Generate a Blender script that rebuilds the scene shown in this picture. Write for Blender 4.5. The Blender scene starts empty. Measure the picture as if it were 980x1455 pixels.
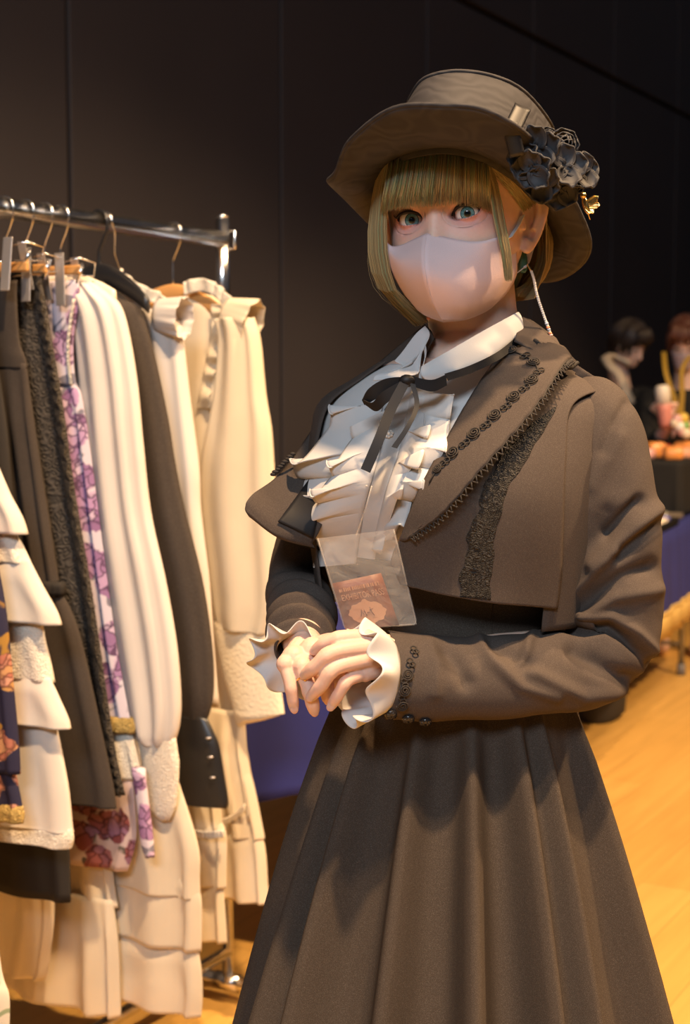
import bpy, bmesh, math, random
from mathutils import Vector, Matrix, Quaternion, noise
from mathutils.bvhtree import BVHTree
SC = bpy.context.scene
COL = SC.collection
V = Vector
PI = math.pi
random.seed(7)
# ---------------------------------------------------------------- camera
FPX = 2070.0
CAMZ = 1.31
PITCH = -math.atan(187.5 / FPX)
cam_d = bpy.data.cameras.new('camera')
cam = bpy.data.objects.new('camera', cam_d)
COL.objects.link(cam)
cam.location = (0, 0, CAMZ)
cam.rotation_euler = (PI / 2 + PITCH, 0, 0)
cam_d.sensor_fit = 'VERTICAL'
cam_d.sensor_height = 36.0
cam_d.lens = 36.0 * FPX / 1455.0
cam_d.clip_start = 0.05
cam_d.dof.use_dof = True
cam_d.dof.focus_distance = 1.53
cam_d.dof.aperture_fstop = 6.7
SC.camera = cam
# ---------------------------------------------------------------- world and lamps
wd = bpy.data.worlds.new('hall_air')
SC.world = wd
wd.use_nodes = True
wd.node_tree.nodes['Background'].inputs[0].default_value = (0.62, 0.72, 1.0, 1)
wd.node_tree.nodes['Background'].inputs[1].default_value = 0.06
WARM = (1.0, 0.66, 0.36)

def spot(name, loc, target, power, color, size, angle, blend=0.4):
    d = bpy.data.lights.new(name, 'SPOT')
    d.energy = power; d.color = color; d.shadow_soft_size = size
    d.spot_size = math.radians(angle); d.spot_blend = blend
    o = bpy.data.objects.new(name, d); COL.objects.link(o)
    o.location = loc
    o.rotation_euler = (V(target) - V(loc)).to_track_quat('-Z', 'Y').to_euler()
    return o

def area(name, loc, target, power, color, sx, sy):
    d = bpy.data.lights.new(name, 'AREA')
    d.energy = power; d.color = color; d.shape = 'RECTANGLE'; d.size = sx; d.size_y = sy
    o = bpy.data.objects.new(name, d); COL.objects.link(o)
    o.location = loc
    o.rotation_euler = (V(target) - V(loc)).to_track_quat('-Z', 'Y').to_euler()
    return o

spot('ceiling_spot_key_offscreen', (0.42, 0.42, 4.6), (0.15, 1.6, 1.2), 1400, WARM, 0.07, 100, 1.0)
spot('ceiling_spot_rack_offscreen', (1.0, 0.3, 4.6), (-0.45, 2.6, 0.9), 480, WARM, 0.08, 100, 1.0)
spot('ceiling_spot_floor_offscreen', (3.4, 2.2, 4.8), (1.3, 3.6, 0.0), 1900, WARM, 0.1, 75)
spot('ceiling_spot_tables_offscreen', (3.6, 5.0, 4.8), (1.9, 6.6, 0.7), 430, WARM, 0.1, 60)
# cool hall ceiling light behind the photographer: the face, collar and brim that look this way are lit by it
area('ceiling_light_cool_offscreen', (-0.9, -4.2, 4.6), (0.1, 1.6, 1.2), 330, (0.74, 0.86, 1.0), 2.4, 1.2)
SC.view_settings.view_transform = 'Standard'
SC.view_settings.look = 'None'
SC.view_settings.gamma = 1.0
SC.view_settings.use_curve_mapping = False
SC.view_settings.exposure = -0.25

# ---------------------------------------------------------------- geometry helpers
FWD = V((0, math.cos(PITCH), math.sin(PITCH)))
UPV = V((0, -math.sin(PITCH), math.cos(PITCH)))
CAM = V((0, 0, CAMZ))

def ray(px, py):
    return FWD + V(((px - 490) / FPX, 0, 0)) + UPV * ((727.5 - py) / FPX)

def W(px, py, Y):
    """point at forward distance Y seen in direction (px, py)"""
    r = ray(px, py)
    return CAM + r * (Y / r.y)

def proj(p):
    q = V(p) - CAM
    z = q.dot(FWD)
    return 490 + FPX * q.x / z, 727.5 - FPX * q.dot(UPV) / z

def lerp(a, b, t):
    return a + (b - a) * t

def cr(p, t):
    """Catmull-Rom through list p (Vectors, tuples or floats) at t in 0..1"""
    n = len(p) - 1
    x = min(max(t, 0.0), 1.0) * n
    i = min(int(x), n - 1)
    f = x - i
    p1, p2 = p[i], p[i + 1]
    p0 = p[i - 1] if i > 0 else None
    p3 = p[i + 2] if i + 2 <= n else None
    def one(a0, a1, a2, a3):
        if a0 is None: a0 = 2 * a1 - a2
        if a3 is None: a3 = 2 * a2 - a1
        return 0.5 * (2 * a1 + (a2 - a0) * f + (2 * a0 - 5 * a1 + 4 * a2 - a3) * f * f + (3 * a1 - a0 - 3 * a2 + a3) * f ** 3)
    if isinstance(p1, (int, float)):
        return one(p0, p1, p2, p3)
    k = len(p1)
    r = [one(p0[j] if p0 is not None else None, p1[j], p2[j], p3[j] if p3 is not None else None) for j in range(k)]
    return V(r) if isinstance(p1, Vector) else tuple(r)

def spl(p, n):
    return [cr(p, i / (n - 1)) for i in range(n)]

def crc(p, t):
    """closed Catmull-Rom"""
    n = len(p)
    x = (t % 1.0) * n
    i = int(x) % n
    f = x - int(x)
    a, b, c, d = p[(i - 1) % n], p[i], p[(i + 1) % n], p[(i + 2) % n]
    r = [0.5 * (2 * b[j] + (c[j] - a[j]) * f + (2 * a[j] - 5 * b[j] + 4 * c[j] - d[j]) * f * f + (3 * b[j] - a[j] - 3 * c[j] + d[j]) * f ** 3) for j in range(len(b))]
    return V(r) if isinstance(b, Vector) else tuple(r)

def itab(tab, x):
    """piecewise linear with smooth ends: tab = [(x, v...)...]"""
    if x <= tab[0][0]: return tab[0][1:] if len(tab[0]) > 2 else tab[0][1]
    for a, b in zip(tab, tab[1:]):
        if x <= b[0]:
            t = (x - a[0]) / (b[0] - a[0])
            if len(a) > 2: return tuple(lerp(a[k], b[k], t) for k in range(1, len(a)))
            return lerp(a[1], b[1], t)
    return tab[-1][1:] if len(tab[-1]) > 2 else tab[-1][1]

class MB:
    def __init__(s): s.v = []; s.f = []; s.c = []
    def add(s, vs, fs, col=None):
        o = len(s.v); s.v += [V(q) for q in vs]; s.f += [tuple(i + o for i in q) for q in fs]
        s.c += [col or (1, 1, 1)] * len(vs)
        return s
    def grid(s, rows, closed_u=False, closed_v=False, col=None, flip=False):
        n, m = len(rows), len(rows[0])
        fs = []
        for i in range(n - (0 if closed_v else 1)):
            for j in range(m - (0 if closed_u else 1)):
                a, b = i * m + j, i * m + (j + 1) % m
                c, d = ((i + 1) % n) * m + (j + 1) % m, ((i + 1) % n) * m + j
                fs.append((d, c, b, a) if flip else (a, b, c, d))
        return s.add([p for r in rows for p in r], fs, col)
    def loft(s, rings, cap=True, col=None):
        n, m = len(rings), len(rings[0])
        s.grid(rings, closed_u=True, col=col)
        o = len(s.v) - n * m
        if cap:
            s.f.append(tuple(o + j for j in reversed(range(m))))
            s.f.append(tuple(o + (n - 1) * m + j for j in range(m)))
        return s
    def tube(s, path, rad, n=10, cap=True, closed=False, flat=1.0, col=None, up=None):
        path = [V(p) for p in path]
        k = len(path)
        rad = [rad] * k if isinstance(rad, (int, float)) else list(rad)
        rings = []
        nrm = None
        for i in range(k):
            if closed: t = path[(i + 1) % k] - path[i - 1]
            else: t = path[min(i + 1, k - 1)] - path[max(i - 1, 0)]
            t = t.normalized() if t.length > 1e-9 else V((0, 0, 1))
            if nrm is None:
                nrm = V(up) if up is not None else (V((0, 0, 1)) if abs(t.z) < .9 else V((1, 0, 0)))
            nrm = (nrm - t * nrm.dot(t)).normalized()
            b = t.cross(nrm)
            rings.append([path[i] + (nrm * math.cos(2 * PI * j / n) * flat + b * math.sin(2 * PI * j / n)) * rad[i] for j in range(n)])
        if closed: return s.grid(rings, closed_u=True, closed_v=True, col=col)
        return s.loft(rings, cap, col)
    def box(s, c, sx, sy, sz, ax=None, ay=None, az=None, col=None):
        c = V(c); ax = V(ax or (1, 0, 0)); ay = V(ay or (0, 1, 0)); az = V(az or (0, 0, 1))
        vs = [c + ax * (i * sx / 2) + ay * (j * sy / 2) + az * (k * sz / 2) for k in (-1, 1) for j in (-1, 1) for i in (-1, 1)]
        return s.add(vs, [(0, 2, 3, 1), (4, 5, 7, 6), (0, 1, 5, 4), (2, 6, 7, 3), (0, 4, 6, 2), (1, 3, 7, 5)], col)
    def ball(s, c, r, n=10, m=7, axes=None, col=None):
        c = V(c)
        r = (r, r, r) if isinstance(r, (int, float)) else r
        ax = axes or (V((1, 0, 0)), V((0, 1, 0)), V((0, 0, 1)))
        vs = [c + ax[2] * r[2]]
        for i in range(1, m):
            a = PI * i / m
            for j in range(n):
                b = 2 * PI * j / n
                vs.append(c + ax[0] * (r[0] * math.sin(a) * math.cos(b)) + ax[1] * (r[1] * math.sin(a) * math.sin(b)) + ax[2] * (r[2] * math.cos(a)))
        vs.append(c - ax[2] * r[2])
        fs = [(0, 1 + j, 1 + (j + 1) % n) for j in range(n)]
        for i in range(m - 2):
            for j in range(n):
                a, b = 1 + i * n + j, 1 + i * n + (j + 1) % n
                fs.append((a, a + n, b + n, b))
        e = len(vs) - 1; o = 1 + (m - 2) * n
        fs += [(o + j, e, o + (j + 1) % n) for j in range(n)]
        return s.add(vs, fs, col)
    def mesh(s, name, cols=False):
        me = bpy.data.meshes.new(name)
        me.from_pydata([tuple(p) for p in s.v], [], s.f)
        if cols:
            at = me.color_attributes.new('tint', 'FLOAT_COLOR', 'POINT')
            at.data.foreach_set('color', [x for c in s.c for x in (c[0], c[1], c[2], 1.0)])
        me.update()
        return me
    def build(s, name, mat, parent=None, smooth=True, solid=0.0, sub=0, bevel=0.0, cols=False, offset=-1, recalc=True):
        me = s.mesh(name, cols)
        o = bpy.data.objects.new(name, me)
        COL.objects.link(o)
        if recalc:
            bm = bmesh.new(); bm.from_mesh(me); bmesh.ops.recalc_face_normals(bm, faces=bm.faces); bm.to_mesh(me); bm.free()
        me.materials.append(mat)
        if smooth: me.polygons.foreach_set('use_smooth', [True] * len(me.polygons))
        if solid:
            m = o.modifiers.new('thick', 'SOLIDIFY'); m.thickness = solid; m.offset = offset
        if bevel:
            m = o.modifiers.new('bev', 'BEVEL'); m.width = bevel; m.segments = 2; m.limit_method = 'ANGLE'
        if sub:
            m = o.modifiers.new('sub', 'SUBSURF'); m.levels = sub; m.render_levels = sub
        if parent is not None: o.parent = parent
        return o

def tag(o, label=None, cat=None, group=None, kind=None):
    if label: o['label'] = label
    if cat: o['category'] = cat
    if group: o['group'] = group
    if kind: o['kind'] = kind
    return o

def thing(name, label, cat, loc, group=None):
    """Empty at the base; children are built in world space, so their inverse carries the base away"""
    o = bpy.data.objects.new(name, None); COL.objects.link(o)
    o.empty_display_size = 0.05
    o.location = loc
    ROOTS.append(o)
    return tag(o, label, cat, group)
ROOTS = []

def fix_roots():
    bpy.context.view_layer.update()
    for r in ROOTS:
        for c in r.children:
            c.matrix_parent_inverse = r.matrix_world.inverted()

def remesh(mb, voxel, smooth=6, name='tmp'):
    """fuse overlapping closed shapes into one skin; returns MB"""
    me = mb.mesh(name)
    o = bpy.data.objects.new(name, me); COL.objects.link(o)
    m = o.modifiers.new('r', 'REMESH'); m.mode = 'VOXEL'; m.voxel_size = voxel
    s = o.modifiers.new('s', 'SMOOTH'); s.iterations = smooth; s.factor = 0.5
    dg = bpy.context.evaluated_depsgraph_get()
    dg.update()
    e = o.evaluated_get(dg).to_mesh()
    r = MB()
    r.add([v.co.copy() for v in e.vertices], [tuple(p.vertices) for p in e.polygons])
    bpy.data.objects.remove(o); bpy.data.meshes.remove(me)
    return r

def nz(p, s=1.0, seed=0.0):
    return noise.noise(V((p[0] * s + seed * 7.1, p[1] * s - seed * 3.3, p[2] * s + seed)))

# ---------------------------------------------------------------- materials
MATS = {}
def nodes(name):
    m = bpy.data.materials.new(name); m.use_nodes = True
    nt = m.node_tree
    return m, nt, nt.nodes['Principled BSDF']

def N(nt, t, **kw):
    n = nt.nodes.new(t)
    for k, v in kw.items():
        if k in ('ins',):
            for a, b in v.items(): n.inputs[a].default_value = b
        else: setattr(n, k, v)
    return n

def ramp(nt, fac, stops):
    r = nt.nodes.new('ShaderNodeValToRGB')
    cr_ = r.color_ramp
    while len(cr_.elements) < len(stops): cr_.elements.new(0.5)
    for e, (p, c) in zip(cr_.elements, stops):
        e.position = p; e.color = (*c, 1) if len(c) == 3 else c
    nt.links.new(fac, r.inputs[0])
    return r.outputs[0]

def mixc(nt, fac, a, b, mode='MIX'):
    m = nt.nodes.new('ShaderNodeMix'); m.data_type = 'RGBA'; m.blend_type = mode
    for sock, val in ((m.inputs[0], fac), (m.inputs[6], a), (m.inputs[7], b)):
        if isinstance(val, (int, float)): sock.default_value = val
        elif isinstance(val, tuple): sock.default_value = (*val, 1) if len(val) == 3 else val
        else: nt.links.new(val, sock)
    return m.outputs[2]

def bump(nt, bs, h, strength=0.3, dist=0.002):
    b = nt.nodes.new('ShaderNodeBump'); b.inputs['Strength'].default_value = strength; b.inputs['Distance'].default_value = dist
    nt.links.new(h, b.inputs['Height']); nt.links.new(b.outputs[0], bs.inputs['Normal'])

def coords(nt, scale=1.0, kind='Object'):
    tc = nt.nodes.new('ShaderNodeTexCoord')
    mp = nt.nodes.new('ShaderNodeMapping')
    mp.inputs['Scale'].default_value = (scale,) * 3 if isinstance(scale, (int, float)) else scale
    nt.links.new(tc.outputs[kind], mp.inputs[0])
    return mp.outputs[0]

def plain(name, col, rough=0.5, metal=0.0, spec=0.5, **kw):
    if name in MATS: return MATS[name]
    m, nt, b = nodes(name)
    b.inputs['Base Color'].default_value = (*col, 1)
    b.inputs['Roughness'].default_value = rough
    b.inputs['Metallic'].default_value = metal
    b.inputs['Specular IOR Level'].default_value = spec
    for k, v in kw.items(): b.inputs[k.replace('_', ' ')].default_value = v
    n = N(nt, 'ShaderNodeTexNoise', ins={'Scale': 60.0, 'Detail': 3.0})
    nt.links.new(coords(nt), n.inputs['Vector'])
    mr = N(nt, 'ShaderNodeMapRange', ins={3: max(rough - .05, 0), 4: min(rough + .05, 1)})
    nt.links.new(n.outputs[0], mr.inputs[0]); nt.links.new(mr.outputs[0], b.inputs['Roughness'])
    MATS[name] = m
    return m

def cloth(name, col, rough=0.85, weave=900.0, wb=0.15, sheen=0.0, sheen_tint=(1, 1, 1), trans=0.0, speck=0.0, wrinkle=0.0, spec=0.25):
    if name in MATS: return MATS[name]
    m, nt, b = nodes(name)
    v = coords(nt)
    n1 = N(nt, 'ShaderNodeTexNoise', ins={'Scale': weave, 'Detail': 1.0}); nt.links.new(v, n1.inputs['Vector'])
    n2 = N(nt, 'ShaderNodeTexNoise', ins={'Scale': 9.0, 'Detail': 4.0}); nt.links.new(v, n2.inputs['Vector'])
    c = mixc(nt, n2.outputs[0], tuple(x * .9 for x in col), tuple(min(x * 1.1, 1) for x in col))
    if speck:
        c2 = ramp(nt, n1.outputs[0], [(0.45, (0, 0, 0)), (0.75, (1, 1, 1))])
        mu = N(nt, 'ShaderNodeMath', operation='MULTIPLY', ins={1: speck}); nt.links.new(c2, mu.inputs[0])
        c = mixc(nt, mu.outputs[0], c, tuple(min(x * 3 + .04, 1) for x in col))
    nt.links.new(c, b.inputs['Base Color'])
    b.inputs['Roughness'].default_value = rough
    b.inputs['Specular IOR Level'].default_value = spec
    b.inputs['Sheen Weight'].default_value = sheen
    b.inputs['Sheen Tint'].default_value = (*sheen_tint, 1)
    h = n1.outputs[0]
    if wrinkle:
        n3 = N(nt, 'ShaderNodeTexNoise', ins={'Scale': 22.0, 'Detail': 3.0, 'Distortion': 1.0}); nt.links.new(v, n3.inputs['Vector'])
        mu = N(nt, 'ShaderNodeMath', operation='MULTIPLY_ADD', ins={1: wrinkle * 6}); nt.links.new(n3.outputs[0], mu.inputs[0]); nt.links.new(n1.outputs[0], mu.inputs[2]); h = mu.outputs[0]
    bump(nt, b, h, wb if not wrinkle else wb, 0.002)
    if trans:
        t = nt.nodes.new('ShaderNodeBsdfTranslucent'); t.inputs[0].default_value = (*col, 1)
        mx = nt.nodes.new('ShaderNodeMixShader'); mx.inputs[0].default_value = trans
        nt.links.new(b.outputs[0], mx.inputs[1]); nt.links.new(t.outputs[0], mx.inputs[2])
        nt.links.new(mx.outputs[0], nt.nodes['Material Output'].inputs[0])
    MATS[name] = m
    return m

def lacy(name, col, scale=120.0, depth=0.8, dark=0.45):
    """raised swirling lace / jacquard relief"""
    if name in MATS: return MATS[name]
    m, nt, b = nodes(name)
    v = coords(nt)
    n0 = N(nt, 'ShaderNodeTexNoise', ins={'Scale': scale * .35, 'Detail': 2.0}); nt.links.new(v, n0.inputs['Vector'])
    mx = N(nt, 'ShaderNodeVectorMath', operation='SCALE', ins={3: 0.03}); nt.links.new(n0.outputs[1], mx.inputs[0])
    ad = N(nt, 'ShaderNodeVectorMath', operation='ADD'); nt.links.new(v, ad.inputs[0]); nt.links.new(mx.outputs[0], ad.inputs[1])
    vo = N(nt, 'ShaderNodeTexVoronoi', ins={'Scale': scale}); nt.links.new(ad.outputs[0], vo.inputs['Vector'])
    wv = N(nt, 'ShaderNodeMath', operation='SINE'); mu = N(nt, 'ShaderNodeMath', operation='MULTIPLY', ins={1: 14.0})
    nt.links.new(vo.outputs['Distance'], mu.inputs[0]); nt.links.new(mu.outputs[0], wv.inputs[0])
    mr = N(nt, 'ShaderNodeMapRange', ins={1: -1.0, 2: 1.0}); nt.links.new(wv.outputs[0], mr.inputs[0])
    c = mixc(nt, mr.outputs[0], tuple(x * dark for x in col), col)  # hollows coloured darker: painted shade in lace and braid, woven tone in jacquard
    nt.links.new(c, b.inputs['Base Color'])
    b.inputs['Roughness'].default_value = 0.75
    b.inputs['Specular IOR Level'].default_value = 0.3
    bump(nt, b, mr.outputs[0], depth, 0.002)
    MATS[name] = m
    return m

def floral(name, base, petals, leaf, scale=22.0, dens=0.42, trim=None):
    """printed blooms: clustered petals of three tones with dark leaves between"""
    if name in MATS: return MATS[name]
    m, nt, b = nodes(name)
    v = coords(nt)
    n0 = N(nt, 'ShaderNodeTexNoise', ins={'Scale': scale * 2.4, 'Detail': 2.0}); nt.links.new(v, n0.inputs['Vector'])
    sc = N(nt, 'ShaderNodeVectorMath', operation='SCALE', ins={3: 0.45 / scale}); nt.links.new(n0.outputs[1], sc.inputs[0])
    ad = N(nt, 'ShaderNodeVectorMath', operation='ADD'); nt.links.new(v, ad.inputs[0]); nt.links.new(sc.outputs[0], ad.inputs[1])
    big = N(nt, 'ShaderNodeTexVoronoi', ins={'Scale': scale}); nt.links.new(ad.outputs[0], big.inputs['Vector'])
    small = N(nt, 'ShaderNodeTexVoronoi', feature='DISTANCE_TO_EDGE', ins={'Scale': scale * 3.4}); nt.links.new(ad.outputs[0], small.inputs['Vector'])
    small2 = N(nt, 'ShaderNodeTexVoronoi', ins={'Scale': scale * 3.4}); nt.links.new(ad.outputs[0], small2.inputs['Vector'])
    lv = N(nt, 'ShaderNodeTexNoise', ins={'Scale': scale * 1.9, 'Detail': 1.0, 'Distortion': .6}); nt.links.new(v, lv.inputs['Vector'])
    sp = N(nt, 'ShaderNodeSeparateColor'); nt.links.new(small2.outputs['Color'], sp.inputs[0])
    pet = ramp(nt, sp.outputs[0], [(0.0, petals[0]), (0.5, petals[1]), (1.0, petals[2])])
    edge = ramp(nt, small.outputs[0], [(0.0, (0, 0, 0)), (0.12, (1, 1, 1))])
    pet = mixc(nt, edge, tuple(x * .35 for x in petals[0]), pet)
    lm = ramp(nt, lv.outputs[0], [(0.0, (0, 0, 0)), (0.60, (0, 0, 0)), (0.64, (1, 1, 1))])
    c = mixc(nt, lm, base, leaf)
    bm_ = ramp(nt, big.outputs['Distance'], [(0.0, (1, 1, 1)), (dens - .03, (1, 1, 1)), (dens, (0, 0, 0))])
    c = mixc(nt, bm_, c, pet)
    nt.links.new(c, b.inputs['Base Color'])
    b.inputs['Roughness'].default_value = 0.7
    b.inputs['Specular IOR Level'].default_value = 0.25
    MATS[name] = m
    return m

CHROME = plain('chrome', (0.85, 0.83, 0.80), 0.2, 1.0)
STEEL = plain('clip_steel', (0.60, 0.57, 0.56), 0.42, .85)
GOLD = plain('gold_metal', (0.85, 0.58, 0.22), 0.25, 1.0)
WOODH = plain('hanger_wood', (0.50, 0.26, 0.09), 0.4)
BLKPL = plain('black_plastic', (0.012, 0.012, 0.014), 0.3)
# ================================================================ the setting
DV = V((0.504, 0.8637, 0.0)).normalized()          # along rack, tables and wall, away from the camera
WV = V((DV.y, -DV.x, 0.0))                          # to the right and towards the camera
NV = -WV                                            # towards the wall
def S(s, n, z=0.0): return DV * s + NV * n + V((0, 0, z))

def floor_mat():
    m, nt, b = nodes('floor_wood')
    tc = N(nt, 'ShaderNodeTexCoord')
    mp = N(nt, 'ShaderNodeMapping'); mp.inputs['Rotation'].default_value = (0, 0, -math.atan2(DV.y, DV.x)); nt.links.new(tc.outputs['Object'], mp.inputs[0])
    br = N(nt, 'ShaderNodeTexBrick', ins={'Scale': 1.0, 'Mortar Size': 0.0012, 'Brick Width': 1.8, 'Row Height': 0.15, 'Color1': (.62, .35, .085, 1), 'Color2': (.70, .41, .11, 1), 'Mortar': (.45, .24, .06, 1)})
    nt.links.new(mp.outputs[0], br.inputs['Vector'])
    mp2 = N(nt, 'ShaderNodeMapping'); mp2.inputs['Scale'].default_value = (1.2, 16, 1); nt.links.new(mp.outputs[0], mp2.inputs[0])
    n = N(nt, 'ShaderNodeTexNoise', ins={'Scale': 2.0, 'Detail': 5.0, 'Distortion': .6}); nt.links.new(mp2.outputs[0], n.inputs['Vector'])
    g = ramp(nt, n.outputs[0], [(0.3, (.86, .84, .80)), (0.7, (1.06, 1.05, 1.05))])
    c = mixc(nt, 0.8, br.outputs[0], g, 'MULTIPLY')
    vo = N(nt, 'ShaderNodeTexVoronoi', ins={'Scale': 1.7}); nt.links.new(mp.outputs[0], vo.inputs['Vector'])
    k = ramp(nt, vo.outputs['Distance'], [(0.0, (.35, .3, .3)), (0.012, (.5, .45, .4)), (0.03, (1, 1, 1))])
    c = mixc(nt, 1.0, c, k, 'MULTIPLY')
    nt.links.new(c, b.inputs['Base Color'])
    b.inputs['Roughness'].default_value = 0.42
    b.inputs['Specular IOR Level'].default_value = 0.35
    return m
f = MB().box((3.0, 9.0, -0.05), 44, 44, 0.1).build('floor', floor_mat(), smooth=False)
tag(f, kind='structure')

WALLM, nt, b = nodes('wall_panel')
v = coords(nt)
n = N(nt, 'ShaderNodeTexNoise', ins={'Scale': 160.0, 'Detail': 2.0}); nt.links.new(v, n.inputs['Vector'])
n2 = N(nt, 'ShaderNodeTexNoise', ins={'Scale': 1.2, 'Detail': 2.0}); nt.links.new(v, n2.inputs['Vector'])
nt.links.new(mixc(nt, n2.outputs[0], (.028, .0240, .0255), (.040, .034, .036)), b.inputs['Base Color'])
b.inputs['Roughness'].default_value = 0.62; b.inputs['Specular IOR Level'].default_value = 0.3
bump(nt, b, n.outputs[0], 0.15, 0.002)
WN = 3.3                      # wall distance
PW = 0.395 * WN               # panel width
s_ref = 1.553 * WN            # the seam behind the rack's end
back = MB().box(S(9.0, WN + 0.09, 2.6), 30, 0.1, 5.3, ax=DV, ay=NV).build('wall_back', WALLM, smooth=False)
tag(back, kind='structure')
for k in range(-5, 15):
    s0 = s_ref + k * PW
    for (z0, z1) in ((0.0, 3.20), (3.235, 5.2)):
        p = MB().box(S(s0 + PW / 2, WN + 0.02, (z0 + z1) / 2), PW - 0.022, 0.05, z1 - z0, ax=DV, ay=NV).build('wall_panel', WALLM, back, smooth=False, bevel=0.004)

far = MB().box(S(23.5, WN - 9.0, 2.6), 0.1, 18.4, 5.3, ax=DV, ay=NV).build('wall_far', WALLM, smooth=False)
tag(far, kind='structure')
# ================================================================ clothes rack
R0 = W(316, 341, 3.0)                     # top of the far post
RZ = R0.z
def RT(t): return V((R0.x, R0.y, 0)) + DV * t
def rail_t(px):
    lo, hi = -3.0, 0.5
    for _ in range(50):
        m = (lo + hi) / 2
        q = RT(m); x = proj((q.x, q.y, RZ))[0]
        if x < px: lo = m
        else: hi = m
    return (lo + hi) / 2
def G(px, py, t, b=0.0):
    """pixel direction met with the plane of a garment hung at t -> (a across, z)"""
    o = RT(t) + DV * b
    r = ray(px, py)
    k = (o - CAM).dot(DV) / r.dot(DV)
    p = CAM + r * k
    return (p - o).dot(WV), p.z
def GP(t, a, b, z): return RT(t) + WV * a + DV * b + V((0, 0, z))

rack = thing('clothes_rack', 'chrome tube clothes rack on a bare floor foot, holding the hung dresses', 'clothes rack', tuple(RT(-0.7)))
TL = -1.75
MB().tube([GP(TL, 0, 0, RZ), GP(0, 0, 0, RZ)], 0.0175, 20).build('rail', CHROME, rack)
for t in (TL, 0.0):
    MB().tube([GP(t, 0, 0, 0.05), GP(t, 0, 0, RZ + 0.045)], 0.0125, 18).build('post', CHROME, rack)
    MB().ball(GP(t, 0, 0, RZ + 0.047), (0.0135, 0.0135, 0.006), 16, 8).build('end_cap', CHROME, rack)
    MB().tube([GP(t, 0, 0, RZ - 0.22), GP(t, 0, 0, RZ + 0.042)], 0.0145, 18).build('sleeve_tube', CHROME, rack)
    MB().tube([GP(t, -0.26, 0, 0.034), GP(t, 0.26, 0, 0.034)], 0.0155, 16).build('foot_bar', CHROME, rack)
    for a in (-0.25, 0.25):
        MB().tube([GP(t, a, 0, 0.0), GP(t, a, 0, 0.030)], [0.02, 0.017], 14).build('rubber_foot', BLKPL, rack)
    MB().tube([GP(t, -0.03, 0, 0.034), GP(t, 0.03, 0, 0.034)], 0.019, 16).build('joint', CHROME, rack)
MB().tube([GP(TL, 0, 0, 0.10), GP(0, 0, 0, 0.10)], 0.0125, 16).build('lower_bar', CHROME, rack)
pp = [GP(0.0, 0.010, 0.006, RZ + 0.018), GP(0.0, 0.022, 0.012, RZ + 0.018), GP(0, 0.022, 0.012, RZ - 0.018), GP(0, 0.010, 0.006, RZ - 0.018)]
MB().tube(pp, 0.0022, 8).build('catch_loop', CHROME, rack)

# ---- garments
def shell(rows, t, b0=0.0, T=0.022, waves=7, wa=0.006, seed=1.0, nu=64, nv=40, left=None, flare=0.0, ztop_closed=False):
    """hung garment: rows = [(py, px of its right edge)], real width across the rack, mirrored at the hook.
    flare: extra thickness at the hem"""
    pts = [G(px, py, t, b0) for py, px in rows]
    rings = []
    for i in range(nv):
        f = i / (nv - 1)
        a, z = cr([V((q[0], q[1])) for q in pts], f)
        aR = a
        aL = min(-abs(a), a - .26)
        c, h = (aR + aL) / 2, (aR - aL) / 2
        Tz = T * (0.55 + 0.45 * min(1, f * 4)) + flare * f
        ring = []
        for j in range(nu):
            th = 2 * PI * j / nu
            x = math.cos(th); y = math.sin(th)
            xx = math.copysign(abs(x) ** 0.8, x)
            yy = math.copysign(abs(y) ** 0.75, y)
            wv = math.sin(th * waves + seed + 1.5 * math.sin(th * 2 + seed) + 0.6 * nz((th, f * 2, seed), 1.0))
            amp = wa * min(1.0, f * 1.6 + 0.08)
            ring.append(GP(t, c + h * xx + amp * wv * .3 * abs(x), b0 + Tz * yy + amp * wv * (abs(y) ** .5), z))
        rings.append(ring)
    return rings

def sleeve(rows, t, b0=-0.02, depth=0.8, waves=5, wa=0.05, seed=0.0, nu=40, nv=40, bend=0.0):
    """rows = [(py, px left, px right)] -> tube"""
    q = []
    for py, pl, pr in rows:
        al, z = G(pl, py, t, b0); ar, _ = G(pr, py, t, b0)
        q.append(V(((al + ar) / 2, (ar - al) / 2, z)))
    rings = []
    for i in range(nv):
        f = i / (nv - 1)
        c, h, z = cr(q, f)
        h = max(h, 0.003)
        ring = []
        for j in range(nu):
            th = 2 * PI * j / nu
            w = 1 + wa * math.sin(th * waves + seed + 1.2 * math.sin(2 * th + seed) + f * 1.0) * (1 - abs(math.cos(th)) ** 4) + 0.03 * nz((math.cos(th), math.sin(th), f * 5), 1.3, seed)
            ring.append(GP(t, c + h * math.cos(th), b0 + bend * f + min(h, .045) * depth * math.sin(th) * w, z + 0.004 * nz((th, f * 3, 1), 1, seed)))
        rings.append(ring)
    return rings

def hook(mb, t, drop, r=0.0016, lean=0.0):
    """wire hook over the rail down to RZ-drop"""
    R = 0.0205
    pts = []
    for k in range(15):
        a = PI * (1.12 - 1.22 * k / 14)
        pts.append(GP(t, 0.0 + R * math.cos(a) * 1.0, 0, RZ + 0.0 + R * math.sin(a)))
    pts += [GP(t, 0.0185, 0, RZ - 0.016), GP(t, 0.010, 0, RZ - 0.034), GP(t, 0.0015, 0, RZ - 0.050), GP(t, 0, 0, RZ - 0.062), GP(t, 0, 0, RZ - drop)]
    pts = [p - DV * (lean * min(max((p.z - RZ + drop) / drop, 0), 1)) for p in pts]
    mb.tube(spl(pts, 50), r, 8)
    return mb

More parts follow.
